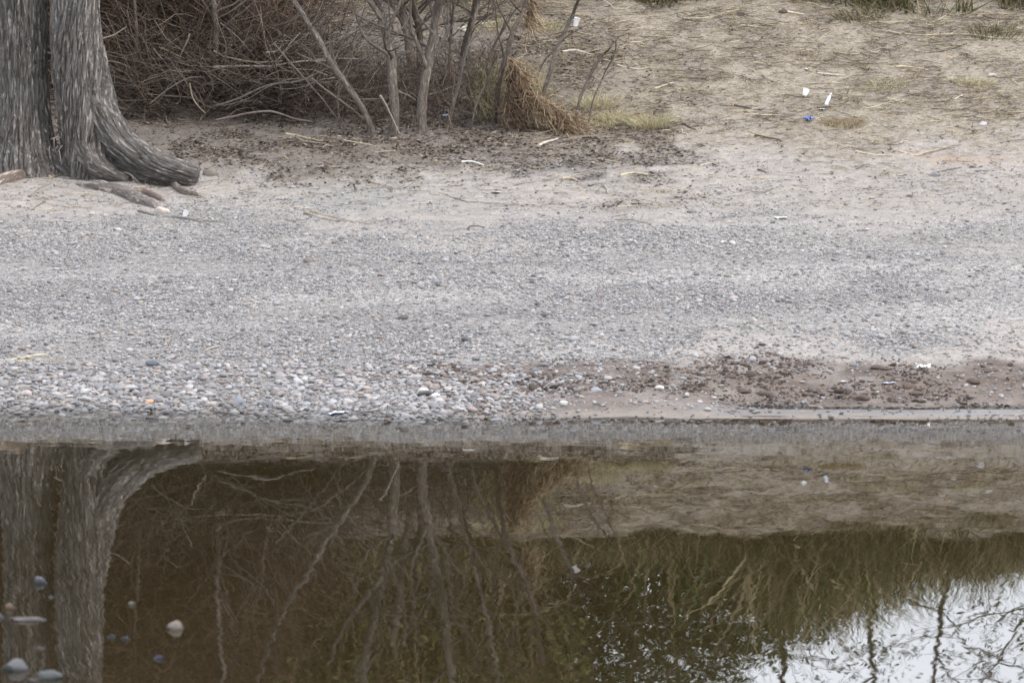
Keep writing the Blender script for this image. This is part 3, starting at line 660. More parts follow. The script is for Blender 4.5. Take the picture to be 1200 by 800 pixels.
# ------------------------------------------------------------------ sticks on and in the brush
def stick(name, pts, w_, colr, label, cat, group=None, lift=0., d=None, amp=.012, seed=0, taper=.55, ns=7):
    if d is None:
        W = [G(*p) for p in pts]; W = [p+np.array([0, 0, w_*.5*p[1]/F*.7+lift]) for p in W]
    elif isinstance(d, (int, float)): W = [P(a, b, d) for a, b in pts]
    else: W = [P(a, b, q) for (a, b), q in zip(pts, d)]
    n_ = 10+4*len(pts); Pp = jitter(smoothpath(W, n_), amp, seed)
    c0 = Pp[0].copy(); V, Qd, Tt, uv = tube(Pp-c0, np.linspace(1, taper, n_)*w_*.42*W[0][1]/F*(.85+.5*fbm(np.linspace(0, 9, n_)+seed, 2., 1., 2)), ns, .35, seed=seed)
    o = link(name, npmesh(name, V, [Qd, np.array(Tt)], np.ones((len(V), 3))*np.array(colr), uv), M_wood, loc=c0); tag(o, label, cat, group); return o
BR = 'dead branches lying in the brush pile'
gb, pb, tb = (.15, .125, .11), (.24, .205, .17), (.22, .185, .145)
for k, (pts, w_, cc, lb, dd) in enumerate([
    ([(250, 79), (300, 78), (345, 74), (388, 71)], 4, pb, 'long pale branch lying level across the brush pile', 39.7),
    ([(252, 124), (280, 116), (315, 100), (352, 94), (387, 80)], 3.6, gb, 'branch climbing gently right through the middle of the brush pile', 39.5),
    ([(252, 141), (285, 134), (315, 131), (345, 139), (366, 142)], 3.4, gb, 'arched branch lying low along the front of the brush pile', 39.25),
    ([(326, 70), (337, 55), (351, 38)], 2.6, pb, 'short pale branch pointing steeply up to the right', 39.8),
    ([(256, 43), (295, 52), (335, 62), (380, 66)], 2.6, gb, 'upper of the long canes fanning from the brush pile top', 40.0),
    ([(254, 52), (300, 55), (345, 68), (420, 70)], 2.4, pb, 'second cane from the top of the brush pile fan', 40.0),
    ([(258, 27), (282, 48), (305, 76), (318, 100)], 2.2, gb, 'thin branch dropping right from the top left of the brush', 39.8),
    ([(322, 52), (350, 85), (380, 120), (402, 150)], 2.6, gb, 'thin branch falling steeply down right across the brush', 39.4),
    ([(365, 92), (392, 112), (418, 132), (433, 144)], 2.8, gb, 'branch slanting down to the foot of the leaning sapling', 39.3),
    ([(312, 62), (324, 60), (330, 54)], 3, pb, 'stubby pale branch end in the brush pile', 39.7),
    ([(118, 46), (132, 42), (147, 32)], 2.6, tb, 'short curved pale branch beside the right trunk', 39.3),
    ([(176, 52), (192, 72), (208, 92), (222, 112)], 2.4, gb, 'thin branch slanting down behind the slim upright sapling', 39.7),
    ([(222, 40), (213, 62), (206, 84)], 2.4, tb, 'pale twig leaning left between the two thin saplings', 39.7),
    ([(186, 56), (215, 68), (245, 76)], 2.8, tb, 'tan cane pointing at the slim upright sapling', 39.8),
    ([(175, 122), (195, 106), (220, 92), (240, 90)], 2, gb, 'thin arched branch at the foot of the slim sapling', 39.4),
    ([(222, 98), (228, 118), (240, 133)], 2.4, tb, 'small pale branch curving to the slim sapling base', 39.3),
    ([(465, 106), (480, 114), (495, 125), (506, 133)], 2.4, tb, 'pale twig crossing behind the stout straight sapling', 39.5),
    ([(500, 112), (520, 106), (540, 96)], 2.6, pb, 'pale twig resting right of the stout straight sapling', 39.7),
    ([(420, 116), (440, 117), (455, 116)], 2, gb, 'short level twig left of the forked sapling', 39.4),
    ([(250, 60), (265, 68), (300, 74), (330, 72)], 3, (.28, .22, .17), 'brown cane under the pale level branch', 39.75),
    ([(232, 46), (262, 62), (296, 64), (326, 82)], 2.2, gb, 'sagging cane at the left end of the cane fan', 40.0),
    ([(335, 158), (355, 161), (378, 167)], 3.4, (.36, .31, .2), 'straw coloured cane lying in front of the brush pile', None),
    ([(445, 112), (452, 122), (461, 140), (468, 158)], 3, pb, 'peeled branch leaning on the forked sapling foot', 39.1),
]):
    stick('dead_branch', pts, w_*.9, cc, lb, 'branch', BR, d=dd, amp=.03, seed=k*1.9)

RD = 'dry reeds and sticks lying on the ground'
dk, tn, pl = (.10, .08, .07), (.36, .31, .235), (.46, .42, .36)
for k, (pts, w_, cc, lb) in enumerate([
    ([(1042, 38), (1062, 42), (1084, 43)], 2.4, tn, 'short tan reed at the left end of the long reed'),
    ([(1084, 43), (1120, 43), (1160, 45), (1204, 45)], 3., tn, 'long straight tan reed near the top right corner'),
    ([(893, 88), (908, 97), (935, 99), (972, 99)], 2.2, (.3, .25, .2), 'bent brown stick above the white cup'),
    ([(1053, 178), (1073, 183), (1092, 179), (1111, 174)], 3.2, (.34, .28, .21), 'bowed brown stick lying on the pale track'),
    ([(885, 160), (900, 163), (914, 166)], 2.6, dk, 'short dark stick below the blue scrap'),
    ([(958, 87), (974, 89), (990, 90)], 2.2, pl, 'pale straight reed above the crushed bottle'),
    ([(860, 124), (876, 128), (894, 130)], 2.4, dk, 'dark stick left of the white cup'),
    ([(1050, 80), (1068, 80), (1088, 83)], 3.4, tn, 'thick tan reed stub in the right of the field'),
    ([(798, 24), (820, 24), (836, 21)], 2.8, tn, 'tan reed lying at the top edge of the field'),
    ([(868, 32), (892, 33)], 2.4, tn, 'short tan reed below the two dark clods'),
    ([(798, 144), (808, 150), (818, 155)], 2.6, dk, 'short dark curved stick in the middle of the slope'),
    ([(1089, 28), (1098, 25), (1108, 19)], 2.4, tn, 'tilted tan reed in the green grass edge'),
    ([(1048, 12), (1060, 8), (1076, 1)], 2.8, tn, 'tan reed pointing up right in the top grass'),
    ([(1126, 1), (1136, 5)], 2.8, tn, 'stubby tan reed in the top right grass'),
    ([(914, 14), (928, 16), (943, 18)], 3.2, pl, 'pale reed lying beside a dark clod at the top'),
    ([(820, 195), (833, 193)], 2.4, pl, 'pale splinter on the sand right of the ash patch'),
    ([(659, 62), (675, 61), (693, 66)], 3., pl, 'pale reed behind the broken topped sapling'),
    ([(723, 78), (744, 82), (762, 80)], 3.6, tn, 'thick tan reed stub right of the saplings'),
    ([(767, 106), (778, 102), (789, 99)], 3.6, tn, 'tilted tan reed above the dry tufts'),
    ([(670, 97), (686, 96)], 2.8, pl, 'short pale reed behind the short sapling'),
    ([(672, 42), (674, 50), (678, 58)], 2.6, (.2, .16, .12), 'brown stick beside the cup sapling'),
    ([(631, 172), (642, 168), (655, 164)], 3.6, pl, 'bright bare stick in front of the broken topped sapling'),
    ([(541, 191), (553, 191), (567, 195)], 3.2, (.6, .58, .54), 'whitish peeled stick alone on the sand'),
    ([(652, 146), (660, 155), (668, 162)], 3.2, (.3, .24, .19), 'brown stick poking out of the rusty straw heap'),
    ([(684, 154), (694, 159), (704, 166)], 2.4, (.26, .21, .17), 'brown stick right of the bright bare stick'),
    ([(537, 36), (560, 31), (586, 27)], 3.2, pl, 'pale reed lying behind the dark curved sapling'),
    ([(720, 29), (737, 25)], 2.8, tn, 'short tan reed at the top right of the saplings'),
    ([(659, 211), (669, 211), (678, 214)], 3.4, tn, 'short tan reed at the front of the ash patch'),
    ([(727, 207), (742, 204), (759, 206)], 4., (.42, .36, .25), 'flat tan reed right of the ash patch'),
    ([(708, 219), (711, 223), (712, 228)], 3., (.3, .27, .22), 'stubby stick below the ash patch'),
    ([(430, 197), (455, 196), (481, 198)], 2., (.34, .29, .22), 'long thin reed on the sand below the forked sapling'),
    ([(549, 270), (552, 266), (560, 266), (568, 268)], 1.9, dk, 'dark crooked twig at the top of the gravel'),
    ([(720, 258), (742, 259), (764, 263)], 1.9, (.24, .2, .17), 'long thin twig on the sand right of centre'),
    ([(162, 248), (185, 253), (210, 256), (236, 261)], 3.6, (.16, .15, .14), 'dark stick lying below the big root'),
    ([(235, 260), (252, 261), (268, 262)], 1.8, (.25, .22, .19), 'thin twig continuing right of the dark stick'),
    ([(357, 250), (374, 255), (394, 259)], 2.6, (.26, .22, .15), 'brown reed at the edge of the gravel on the left'),
    ([(362, 246), (380, 252), (410, 260), (440, 263)], 1.8, (.3, .25, .17), 'thin brown reed beside the gravel edge'),
    ([(6, 423), (32, 418), (68, 412)], 2.6, (.5, .44, .28), 'straw coloured reed on the left shingle'),
    ([(20, 424), (46, 421), (76, 422)], 2.2, (.42, .36, .2), 'lower yellow reed on the left shingle'),
    ([(240, 412), (258, 407)], 2., tn, 'tan splinter on the shingle left of centre'),
    ([(190, 396), (202, 393)], 2., tn, 'small tan splinter on the upper left gravel'),
    ([(888, 200), (896, 203)], 2.4, dk, 'tiny dark stick on the smooth sand'),
    ([(1118, 118), (1124, 114), (1128, 112)], 2.4, pl, 'small pale stick near the right end of the field'),
    ([(186, 182), (194, 190), (206, 201), (216, 209)], 4.5, (.2, .17, .14), 'bent dark stick leaning over the end of the root'),
]):
    stick('dry_stick', pts, w_, cc, lb, 'stick', RD, seed=k*2.3, amp=.03)

# ------------------------------------------------------------------ brush stuff: thin tangled stems
def tangle(name, n, regfn, lenr, rad, cols, label, cat, seed, mat=M_wood, curl=.35, parent=None, upb=.2, flat=1., seg=5, ns=3, dirb=(0, 0, 0)):
    rs = np.random.default_rng(seed)
    p = regfn(rs, n); d = rs.normal(size=(n, 3)); d[:, 2] = np.abs(d[:, 2])*flat+upb; d = d*.8+np.array(dirb); d /= np.linalg.norm(d, axis=1)[:, None]
    L = rs.uniform(*lenr, n); pts = [p]
    for k in range(seg):
        d = d+rs.normal(0, curl, (n, 3)); d /= np.linalg.norm(d, axis=1)[:, None]; pts.append(pts[-1]+d*(L/seg)[:, None])
    Pp = np.stack(pts, 1); r = rs.uniform(*rad, n)
    th = np.linspace(0, 2*PI, ns, endpoint=False); A = np.array([1, 0, 0.]); B = np.array([0, .6, .8])
    off = (A[None]*np.cos(th)[:, None]+B[None]*np.sin(th)[:, None])
    rr = r[:, None]*np.linspace(1, .4, seg+1)[None]
    V = Pp[:, :, None]+rr[..., None, None]*off[None, None]
    i = np.arange(seg)[:, None]; j = np.arange(ns)[None]
    q = np.stack([i*ns+j, i*ns+(j+1) % ns, (i+1)*ns+(j+1) % ns, (i+1)*ns+j], -1).reshape(-1, 4)
    Qd = (q[None]+(np.arange(n)*(seg+1)*ns)[:, None, None]).reshape(-1, 4)
    cc = np.array(cols)[rs.integers(0, len(cols), n)]*(1+rs.normal(0, .15, (n, 1)))
    cv = np.repeat(np.clip(cc, .01, .8), (seg+1)*ns, axis=0)
    o = link(name, npmesh(name, V.reshape(-1, 3), Qd, cv), mat, parent); tag(o, label, cat, kind='stuff'); return o
def reg_px(x0, x1, y0, y1, hmax=0., pw=1.):
    "ground positions of an area of the photo, with some height above it"
    lut = {}
    def f(rs, n):
        pxs = rs.uniform(x0, x1, n); pys = rs.uniform(y0, y1, n); out = np.zeros((n, 3))
        for k in range(n):
            key = (round(pxs[k]/6), round(pys[k]/3))
            if key not in lut: lut[key] = G(key[0]*6, key[1]*3)
            g_ = lut[key]; out[k, :2] = g_[:2]+rs.normal(0, .02, 2)
        out[:, 2] = gz(out[:, 0], out[:, 1])+hmax*rs.random(n)**pw
        return out
    return f
def reg_box(x0, x1, y0, y1, hmax, pw=1., hf=None):
    def f(rs, n):
        x = rs.uniform(x0, x1, n); y = rs.uniform(y0, y1, n); h = hmax*rs.random(n)**pw
        if hf is not None: h = h*hf(x, y)
        return np.stack([x, y, gz(x, y)+h], 1)
    return f
brn = [(.075, .052, .038), (.045, .033, .026), (.11, .08, .06), (.19, .15, .12), (.028, .022, .018)]
tangle('brush_pile', 2600, reg_px(330, 600, 92, 150, .2, 1.6), (.12, .45), (.0012, .0034), brn, 'loose dead twigs under the right half of the sapling clump', 'brush', 20, upb=.1, flat=.5)
tangle('brush_pile', 4300, reg_px(118, 345, 28, 146, .42, 1.6), (.15, .6), (.0012, .0036), brn, 'low tangle of dead twigs heaped under the bare saplings', 'brush', 21, upb=.1, flat=.5)
tangle('brush_pile', 900, reg_px(150, 400, 70, 140, .32, 1.3), (.4, 1.1), (.003, .0055), [(.12, .095, .08), (.2, .17, .145), (.07, .055, .045)], 'thicker grey dead stems crossing over the left half of the brush', 'brush', 22, upb=.05, flat=.35, curl=.14, seg=6, ns=4)
# brown root and vine thicket at left rising out of frame
def hf1(x, y): return .15+.85*band(x, -5.6, -4.6, -2.3, -1.5)
tangle('vine_thicket', 19000, reg_box(-4.9, -1.5, 39.9, 42.6, 1.25, 1.1, hf1), (.2, .8), (.0015, .0045), [(.085, .05, .033), (.045, .03, .022), (.11, .07, .045), (.16, .11, .075), (.025, .018, .015)],
       'reddish brown vine thicket behind the old tree', 'thicket', 23, upb=-.1, flat=.8, curl=.4)
# tall thicket on top of the bank
def hf2(x, y): return 1-ss(x, -.2, .9)*.55
tangle('bank_thicket', 22000, reg_box(-5.5, .35, 42.7, 46, 1.9, .9, hf2), (.3, 1.1), (.002, .006), [(.17, .12, .075), (.10, .073, .05), (.25, .185, .12), (.3, .24, .165), (.05, .038, .028)],
       'tall brown thicket on top of the bank behind the saplings', 'thicket', 24, upb=.5, flat=1., curl=.25)
# leaves in thickets
leafp = [flake_mesh('leaf_blade', k+40, M_leaf, True) for k in range(5)]
def leaves(name, fn, n, sr, cols, label, cat, seed, parent=None, asp=1.):
    rs = np.random.default_rng(seed); p = fn(rs, n) if callable(fn) else fn
    n = len(p); s = rng.uniform(*sr, n)
    return scatter(name, leafp, p, np.stack([s, s*asp, s*asp], 1), np.stack([rng.normal(0, 1, n), rng.normal(0, 1, n), ez(n)], 1), pick(cols, n), label, cat, parent)
tangle('bank_canes', 1300, reg_box(-5.5, .2, 42.6, 44.2, .3), (1.0, 2.6), (.0025, .006), [(.34, .27, .18), (.26, .2, .14), (.42, .35, .25), (.2, .15, .11)], 'tall pale canes rising through the brown thicket on the bank', 'canes', 27, upb=2.2, flat=1., curl=.07, seg=7)
leaves('dead_leaves', reg_box(-5.5, .4, 42.75, 46, 2.0, .8, hf2), 42000, (.012, .035), [(.18, .125, .075), (.11, .08, .05), (.085, .085, .04), (.2, .15, .09), (.05, .04, .03)], 'brown withered leaves held in the tall bank thicket', 'leaves', 31)
leaves('dead_leaves', reg_box(-4.6, -1.5, 40.3, 42.6, 1.1, 1., hf1), 16000, (.008, .02), [(.07, .05, .038), (.045, .034, .028), (.10, .07, .05)], 'small dark leaves caught in the vine thicket', 'leaves', 32)
# green shrubs above the centre of the bank
def clump(rs, n, cx, cy, r, h, zb):
    p = rs.normal(size=(n, 3)); p /= np.linalg.norm(p, axis=1)[:, None]; p *= (rs.random((n, 1))**.45)
    p[:, 0] = p[:, 0]*r+cx; p[:, 1] = p[:, 1]*r*.8+cy; p[:, 2] = np.abs(p[:, 2]*h)+zb; return p
for k, (pxc, dd, r_, h_, lb) in enumerate([(650, 43.6, .75, 2.3, 'dark green shrub on the bank top behind the cup sapling'), (750, 43.9, .8, 2.2, 'dark green shrub on the bank top, middle one'), (865, 43.9, .6, 1.45, 'lower dark green shrub where the bank thins out'), (945, 44.3, .55, .95, 'lowest green shrub, rightmost on the bank top'), (560, 44.2, .8, 1.9, 'tall dark green shrub behind the bare saplings'), (690, 45.3, .8, 2.8, 'tallest green shrub, set back between the cup sapling and the field'), (810, 45.3, .7, 2.1, 'green shrub set back behind the middle of the field')]):
    cx = (pxc-600)/F*dd; root = empty('green_shrub', (cx, dd, float(gz(cx, dd)))); tag(root, lb, 'shrub', 'shrubs on top of the bank')
    rs = np.random.default_rng(60+k); zb = float(gz(cx, dd))
    base_ = np.array([cx, dd, zb]); mb = MB(); tips = []
    for q in range(16): branch_system(mb, base_+rs.normal(0, .08, 3)*[1, 1, 0], (rs.normal(0, .5), rs.normal(0, .4), 1), h_*.62, .012, 1, rs, (.14, .11, .08), tips, 4, .5, .2, 6)
    link('stems', mb.mesh('stems'), M_wood, root)
    pp = clump(rs, 11000, cx, dd, r_, h_, zb+.05); pp = pp[fbm(pp[:, 0]*3.5, pp[:, 1]*3.5, pp[:, 2]*3.5, 2) > .41]
    o = leaves('crown', pp, 0, (.012, .032), [(.04, .055, .018), (.065, .08, .026), (.03, .038, .015), (.10, .105, .04)], 'narrow olive leaves', None, 70+k, root)
    if 'category' in o: del o['category']

x = rng.uniform(-4.2, .6, 15000); y = rng.uniform(42.5, 43.2, 15000); z = gz(x, y)+1.9*rng.random(15000)**.6; k = fbm(x*1.6, z*1.6, 3, 3) > .52
leaves('green_leaves', np.stack([x, y, z], 1)[k], 0, (.015, .04), [(.16, .17, .06), (.1, .12, .04), (.24, .22, .1)], 'olive leaves scattered high in the bank thicket', 'leaves', 33)
# grasses on the bank top
def blade_mesh(seed, mat, w_=.012, bend=.5):
    rs = np.random.default_rng(seed); t_ = np.linspace(0, 1, 6); b = rs.uniform(.2, 1)*bend
    V = []; Fq = []
    for k, t1 in enumerate(t_):
        cx, cz = b*t1**2, t1*(1-.3*b*t1); ww = w_*(1-t1*.92); V += [(cx, -ww, cz), (cx, ww, cz)]
    for k in range(5): Fq.append((2*k, 2*k+1, 2*k+3, 2*k+2))
    m = npmesh('blade', V, np.array(Fq)); m.materials.append(mat); return m
blades = [blade_mesh(k, M_leaf, .012+.006*(k % 3), .35+.12*k) for k in range(7)]
def grass(name, x, y, s, cols, label, cat, parent=None, kind=True, tilt=.35):
    n = len(x); z = gz(x, y); S = np.stack([s*.9, s*.9, s], 1)
    o = scatter(name, blades, np.stack([x, y, z-.005], 1), S, np.stack([rng.normal(0, tilt, n), rng.normal(0, tilt, n), ez(n)], 1), pick(cols, n, .18), label, cat, parent)
    return o
gcol = [(.075, .085, .032), (.12, .115, .05), (.05, .055, .022), (.24, .195, .115), (.34, .285, .18), (.13, .105, .06), (.07, .055, .035)]
dcol = [(.30, .25, .15), (.2, .155, .09), (.4, .34, .21), (.13, .10, .06), (.10, .12, .045), (.07, .09, .03), (.06, .075, .028)]
n = 26000; x = rng.uniform(-1.2, 5.2, n); y = 41.95+rng.gamma(2., .42, n)+.8*(fbm(x*.8+.4, 8., 1., 3)-.5)-.2*ss(x, 2.2, 3.4); k = (fbm(x*1.5, y*1.5, 0, 3)+.12*ss(y, 41.8, 42.3) > .47) & (rng.random(n) < 1-.75*band(x, -.1, .2, 1.4, 1.9)*ss(y, 42.1, 42.4)); x, y = x[k], y[k]
grass('bank_grass', x, y, rng.uniform(.10, .40, len(x)), gcol, 'rough green and straw coloured grass along the top of the bank', 'grass', tilt=.55)
n = 9000; x = rng.uniform(.8, 5.6, n); y = rng.uniform(42.3, 44.2, n); k = rng.random(n) < .06+.94*ss(x, 1.6, 2.5); x, y = x[k], y[k]; n = len(x)
grass('tall_weeds', x, y, rng.uniform(.3, .85, n)*(1.35-.66*ss(x, 2.0, 3.6))*(.7+.6*fbm(x*2, y*.3, 4, 2)), dcol, 'taller brown weeds behind the grass on the right of the bank', 'weeds', tilt=.4)
n = 12000; x = rng.uniform(-1.0, 4.4, n); y = rng.uniform(39.2, 42, n); gr, mud, wet, duff, tan, nA, nB, far = zones(x, y, gz(x, y))
k = (rng.random(n) < tan*ss(nB, -.02, .12)*(.35+.65*ss(nA, -.1, .1))); x, y = x[k], y[k]
grass('field_stubble', x, y, rng.uniform(.03, .09, len(x)), [(.36, .3, .19), (.28, .23, .14), (.18, .17, .09), (.46, .39, .26)], 'short dry grass stubble dotting the upper slope', 'grass', tilt=.7)

# dry tufts, each its own
def tuft(px, py, r, h, nb, cols, label, group='dry grass tufts on the slope', tilt=.5):
    g_ = G(px, py); rs = np.random.default_rng(int(px*7+py)); mb = MB()
    for k in range(nb):
        a, q = rs.uniform(0, 6.28), r*rs.random()**.6; b0 = np.array([math.cos(a)*q, math.sin(a)*q*.7, 0]); b0[2] = float(gz(g_[0]+b0[0], g_[1]+b0[1]))-g_[2]-.004
        dr = np.array([math.cos(a)*q/r*tilt+rs.normal(0, .3), math.sin(a)*q/r*tilt+rs.normal(0, .3), 1.]); L = h*rs.uniform(.4, 1.1)
        t_ = np.linspace(0, 1, 5); sag = rs.uniform(.1, .6)*L
        Pp = b0+dr[None]*(L*t_)[:, None]-np.array([0, 0, sag])*(t_**2)[:, None]+np.array([dr[0], dr[1], 0])*(.4*L*t_**2)[:, None]
        V, Qd, Tt, uv = tube(Pp, np.linspace(.0022, .0007, 5), 3, cap=False); mb.add(V, Qd, col=np.array(cols[rs.integers(0, len(cols))])*rs.uniform(.8, 1.2))
    o = link('dry_tuft', mb.mesh('dry_tuft'), M_wood, loc=g_); return tag(o, label, 'grass tuft', group)
straw = [(.44, .38, .25), (.35, .3, .18), (.5, .44, .31), (.28, .26, .13)]
for a in [(760, 150, .12, .13, 420, straw, 'pale round grass tuft, rightmost beside the saplings'), (728, 142, .15, .09, 340, straw, 'flat pale grass tuft left of the round one'),
          (700, 125, .14, .13, 320, straw, 'pale grass tuft behind the thread thin sapling'), (705, 146, .12, .08, 220, straw, 'small spread tuft at the foot of the short sapling'),
          (1040, 100, .16, .05, 240, straw, 'low tuft in the field right of the litter'), (1143, 100, .13, .06, 220, straw, 'low tuft near the right edge of the field'),
          (985, 146, .17, .05, 420, [(.26, .2, .11), (.2, .15, .09), (.34, .27, .16)], 'dark flattened tuft beside the blue scrap'),
          (42, 192, .10, .07, 260, [(.32, .3, .17), (.25, .24, .12)], 'small greenish tuft at the foot of the left trunk'),
          (580, 32, .2, .1, 200, straw, 'straw tuft far behind the dark curved sapling'), (640, 34, .14, .1, 200, straw, 'straw tuft behind the cup sapling'),
          (1010, 22, .2, .12, 200, gcol, 'low green tuft between the dark clods and the bank'), (1165, 40, .2, .12, 240, gcol, 'green tuft by the long tan reed')]:
    tuft(*a)

# rusty straw heaps caught by the flood
def heap(name, axis_px, widths, n, cols, label, cat, seed, dd, Lr=(.06, .2), rr=(.0015, .0035)):
    rs = np.random.default_rng(seed); ax = smoothpath([P(a, b, dd) for a, b in axis_px], 30); wv = np.interp(np.linspace(0, 1, 30), np.linspace(0, 1, len(widths)), widths)*dd/F
    def f(r_, n_):
        k = r_.integers(0, 30, n_); q = r_.normal(0, .45, (n_, 3))*wv[k][:, None]; q[:, 1] *= .8; p = ax[k]+q; p[:, 2] = np.maximum(p[:, 2], gz(p[:, 0], p[:, 1])+.003); return p
    o = tangle(name, n, f, Lr, rr, cols, label, cat, seed, upb=-.9, flat=.5, curl=.28, seg=4, dirb=(1.0, 0, -.7)); del o['kind']
    m = o.data; V = np.zeros(len(m.vertices)*3); m.vertices.foreach_get('co', V); V = V.reshape(-1, 3); V[:, 2] = np.maximum(V[:, 2], gz(V[:, 0], V[:, 1])+.002)
    c0 = np.array([*ax[0][:2], float(gz(*ax[0][:2]))]); m.vertices.foreach_set('co', (V-c0).ravel()); o.location = c0; return o
rust = [(.25, .155, .09), (.17, .11, .07), (.33, .23, .14), (.10, .07, .05), (.38, .31, .21), (.3, .25, .17)]
heap('straw_heap', [(598, 70), (612, 95), (630, 120), (655, 138), (675, 142)], [5, 8, 13, 15, 8], 1500, rust, 'rusty orange straw heap slumped against the cup sapling', 'straw heap', 41, 39.25)
heap('straw_heap', [(600, 75), (603, 100), (600, 125), (608, 145)], [5, 11, 15, 19], 1300, [(.15, .11, .08), (.1, .075, .06), (.22, .15, .1)], 'dark dead grass packed left of the rusty heap', 'straw heap', 42, 39.3)
heap('straw_heap', [(622, -12), (620, 8), (617, 30)], [6, 6, 3], 260, rust, 'small rusty straw clump hanging high on the dark curved sapling', 'straw heap', 43, 39.6)
heap('straw_heap', [(296, 18), (292, 40), (296, 62), (300, 70)], [7, 12, 12, 8], 1800, [(.25, .13, .075), (.14, .085, .055), (.08, .055, .045)], 'dark red brown root mat hanging at the back of the brush', 'straw heap', 44, 40.3)
tangle('green_twigs', 700, reg_px(560, 640, 110, 150, .1), (.1, .35), (.001, .002), [(.2, .19, .1), (.3, .26, .15)], 'fine olive shoots in the dark dead grass', 'shoots', 45, upb=.9, curl=.15)

# ------------------------------------------------------------------ trees beyond the bank (they show in the water)
def backtree(pxc, dd, h, seed, label, nl, lean=0., lcol=None, sr=(.014, .034), spread=.7, up=.25):
    cx = (pxc-600)/F*dd; zb = float(gz(cx, dd)); root = empty('background_tree', (cx, dd, zb)); tag(root, label, 'tree', 'small trees beyond the bank')
    rs = np.random.default_rng(seed); n_ = 20
    pth = jitter(smoothpath([(cx, dd, zb-.1), (cx+lean*.3, dd, zb+h*.3), (cx+lean*.8, dd, zb+h*.65), (cx+lean, dd, zb+h)], n_), .25, seed)
    V, Qd, Tt, uv = tube(pth, np.linspace(.03, .008, n_), 8, .1); link('trunk', npmesh('trunk', V, [Qd, np.array(Tt)], np.ones((len(V), 3))*.7, uv), M_stem, root)
    mb = MB(); tips = []
    for k in range(15):
        i_ = int(rs.uniform(.3, 1)*(n_-1)); branch_system(mb, pth[i_], (rs.normal(0, 1), rs.normal(0, .8), rs.uniform(-.1, .7)), h*rs.uniform(.2, .36), .010, 2, rs, (.6, .55, .5), tips, 4, spread, up, 6)
    link('limbs', mb.mesh('limbs'), M_stem, root)
    tp = np.array([p for p, _ in tips]); pts = tp[rs.integers(0, len(tp), nl)]+rs.normal(0, .05, (nl, 3))
    o = leaves('crown', pts, 0, sr, lcol or [(.07, .08, .03), (.05, .06, .025), (.10, .10, .04)], None, None, seed+5, root); return root
backtree(1010, 47, 4.2, 81, 'leafy little tree beyond the bank, right of the green shrubs', 3600, .3)
backtree(1120, 49, 4.6, 82, 'open crowned tree beyond the bank toward the right', 2400, -.3)
backtree(1230, 47, 3.6, 83, 'rightmost sparse tree beyond the bank', 2000, -.3)
backtree(900, 46, 4.0, 84, 'dark leaning tree beyond the lower green shrub', 4200, .4)
backtree(790, 46, 4.2, 85, 'dense dark tree behind the middle green shrub', 5200, .1)
backtree(680, 46.5, 4.6, 86, 'dense tree behind the cup sapling', 5200, .1)
backtree(560, 47.5, 4.8, 87, 'tall thin tree behind the thicket, right half', 4000, -.2)
backtree(430, 47, 4.8, 88, 'tree behind the thicket, above the leaning sapling', 4000, .2)
backtree(300, 47.5, 5.0, 89, 'tree behind the thicket, above the brush pile', 4000, .1)
backtree(170, 47, 4.6, 90, 'tree behind the thicket, next to the old tree', 4000, .1)
backtree(40, 47.5, 5.2, 91, 'tree directly behind the old twin trunks', 4000, -.1)

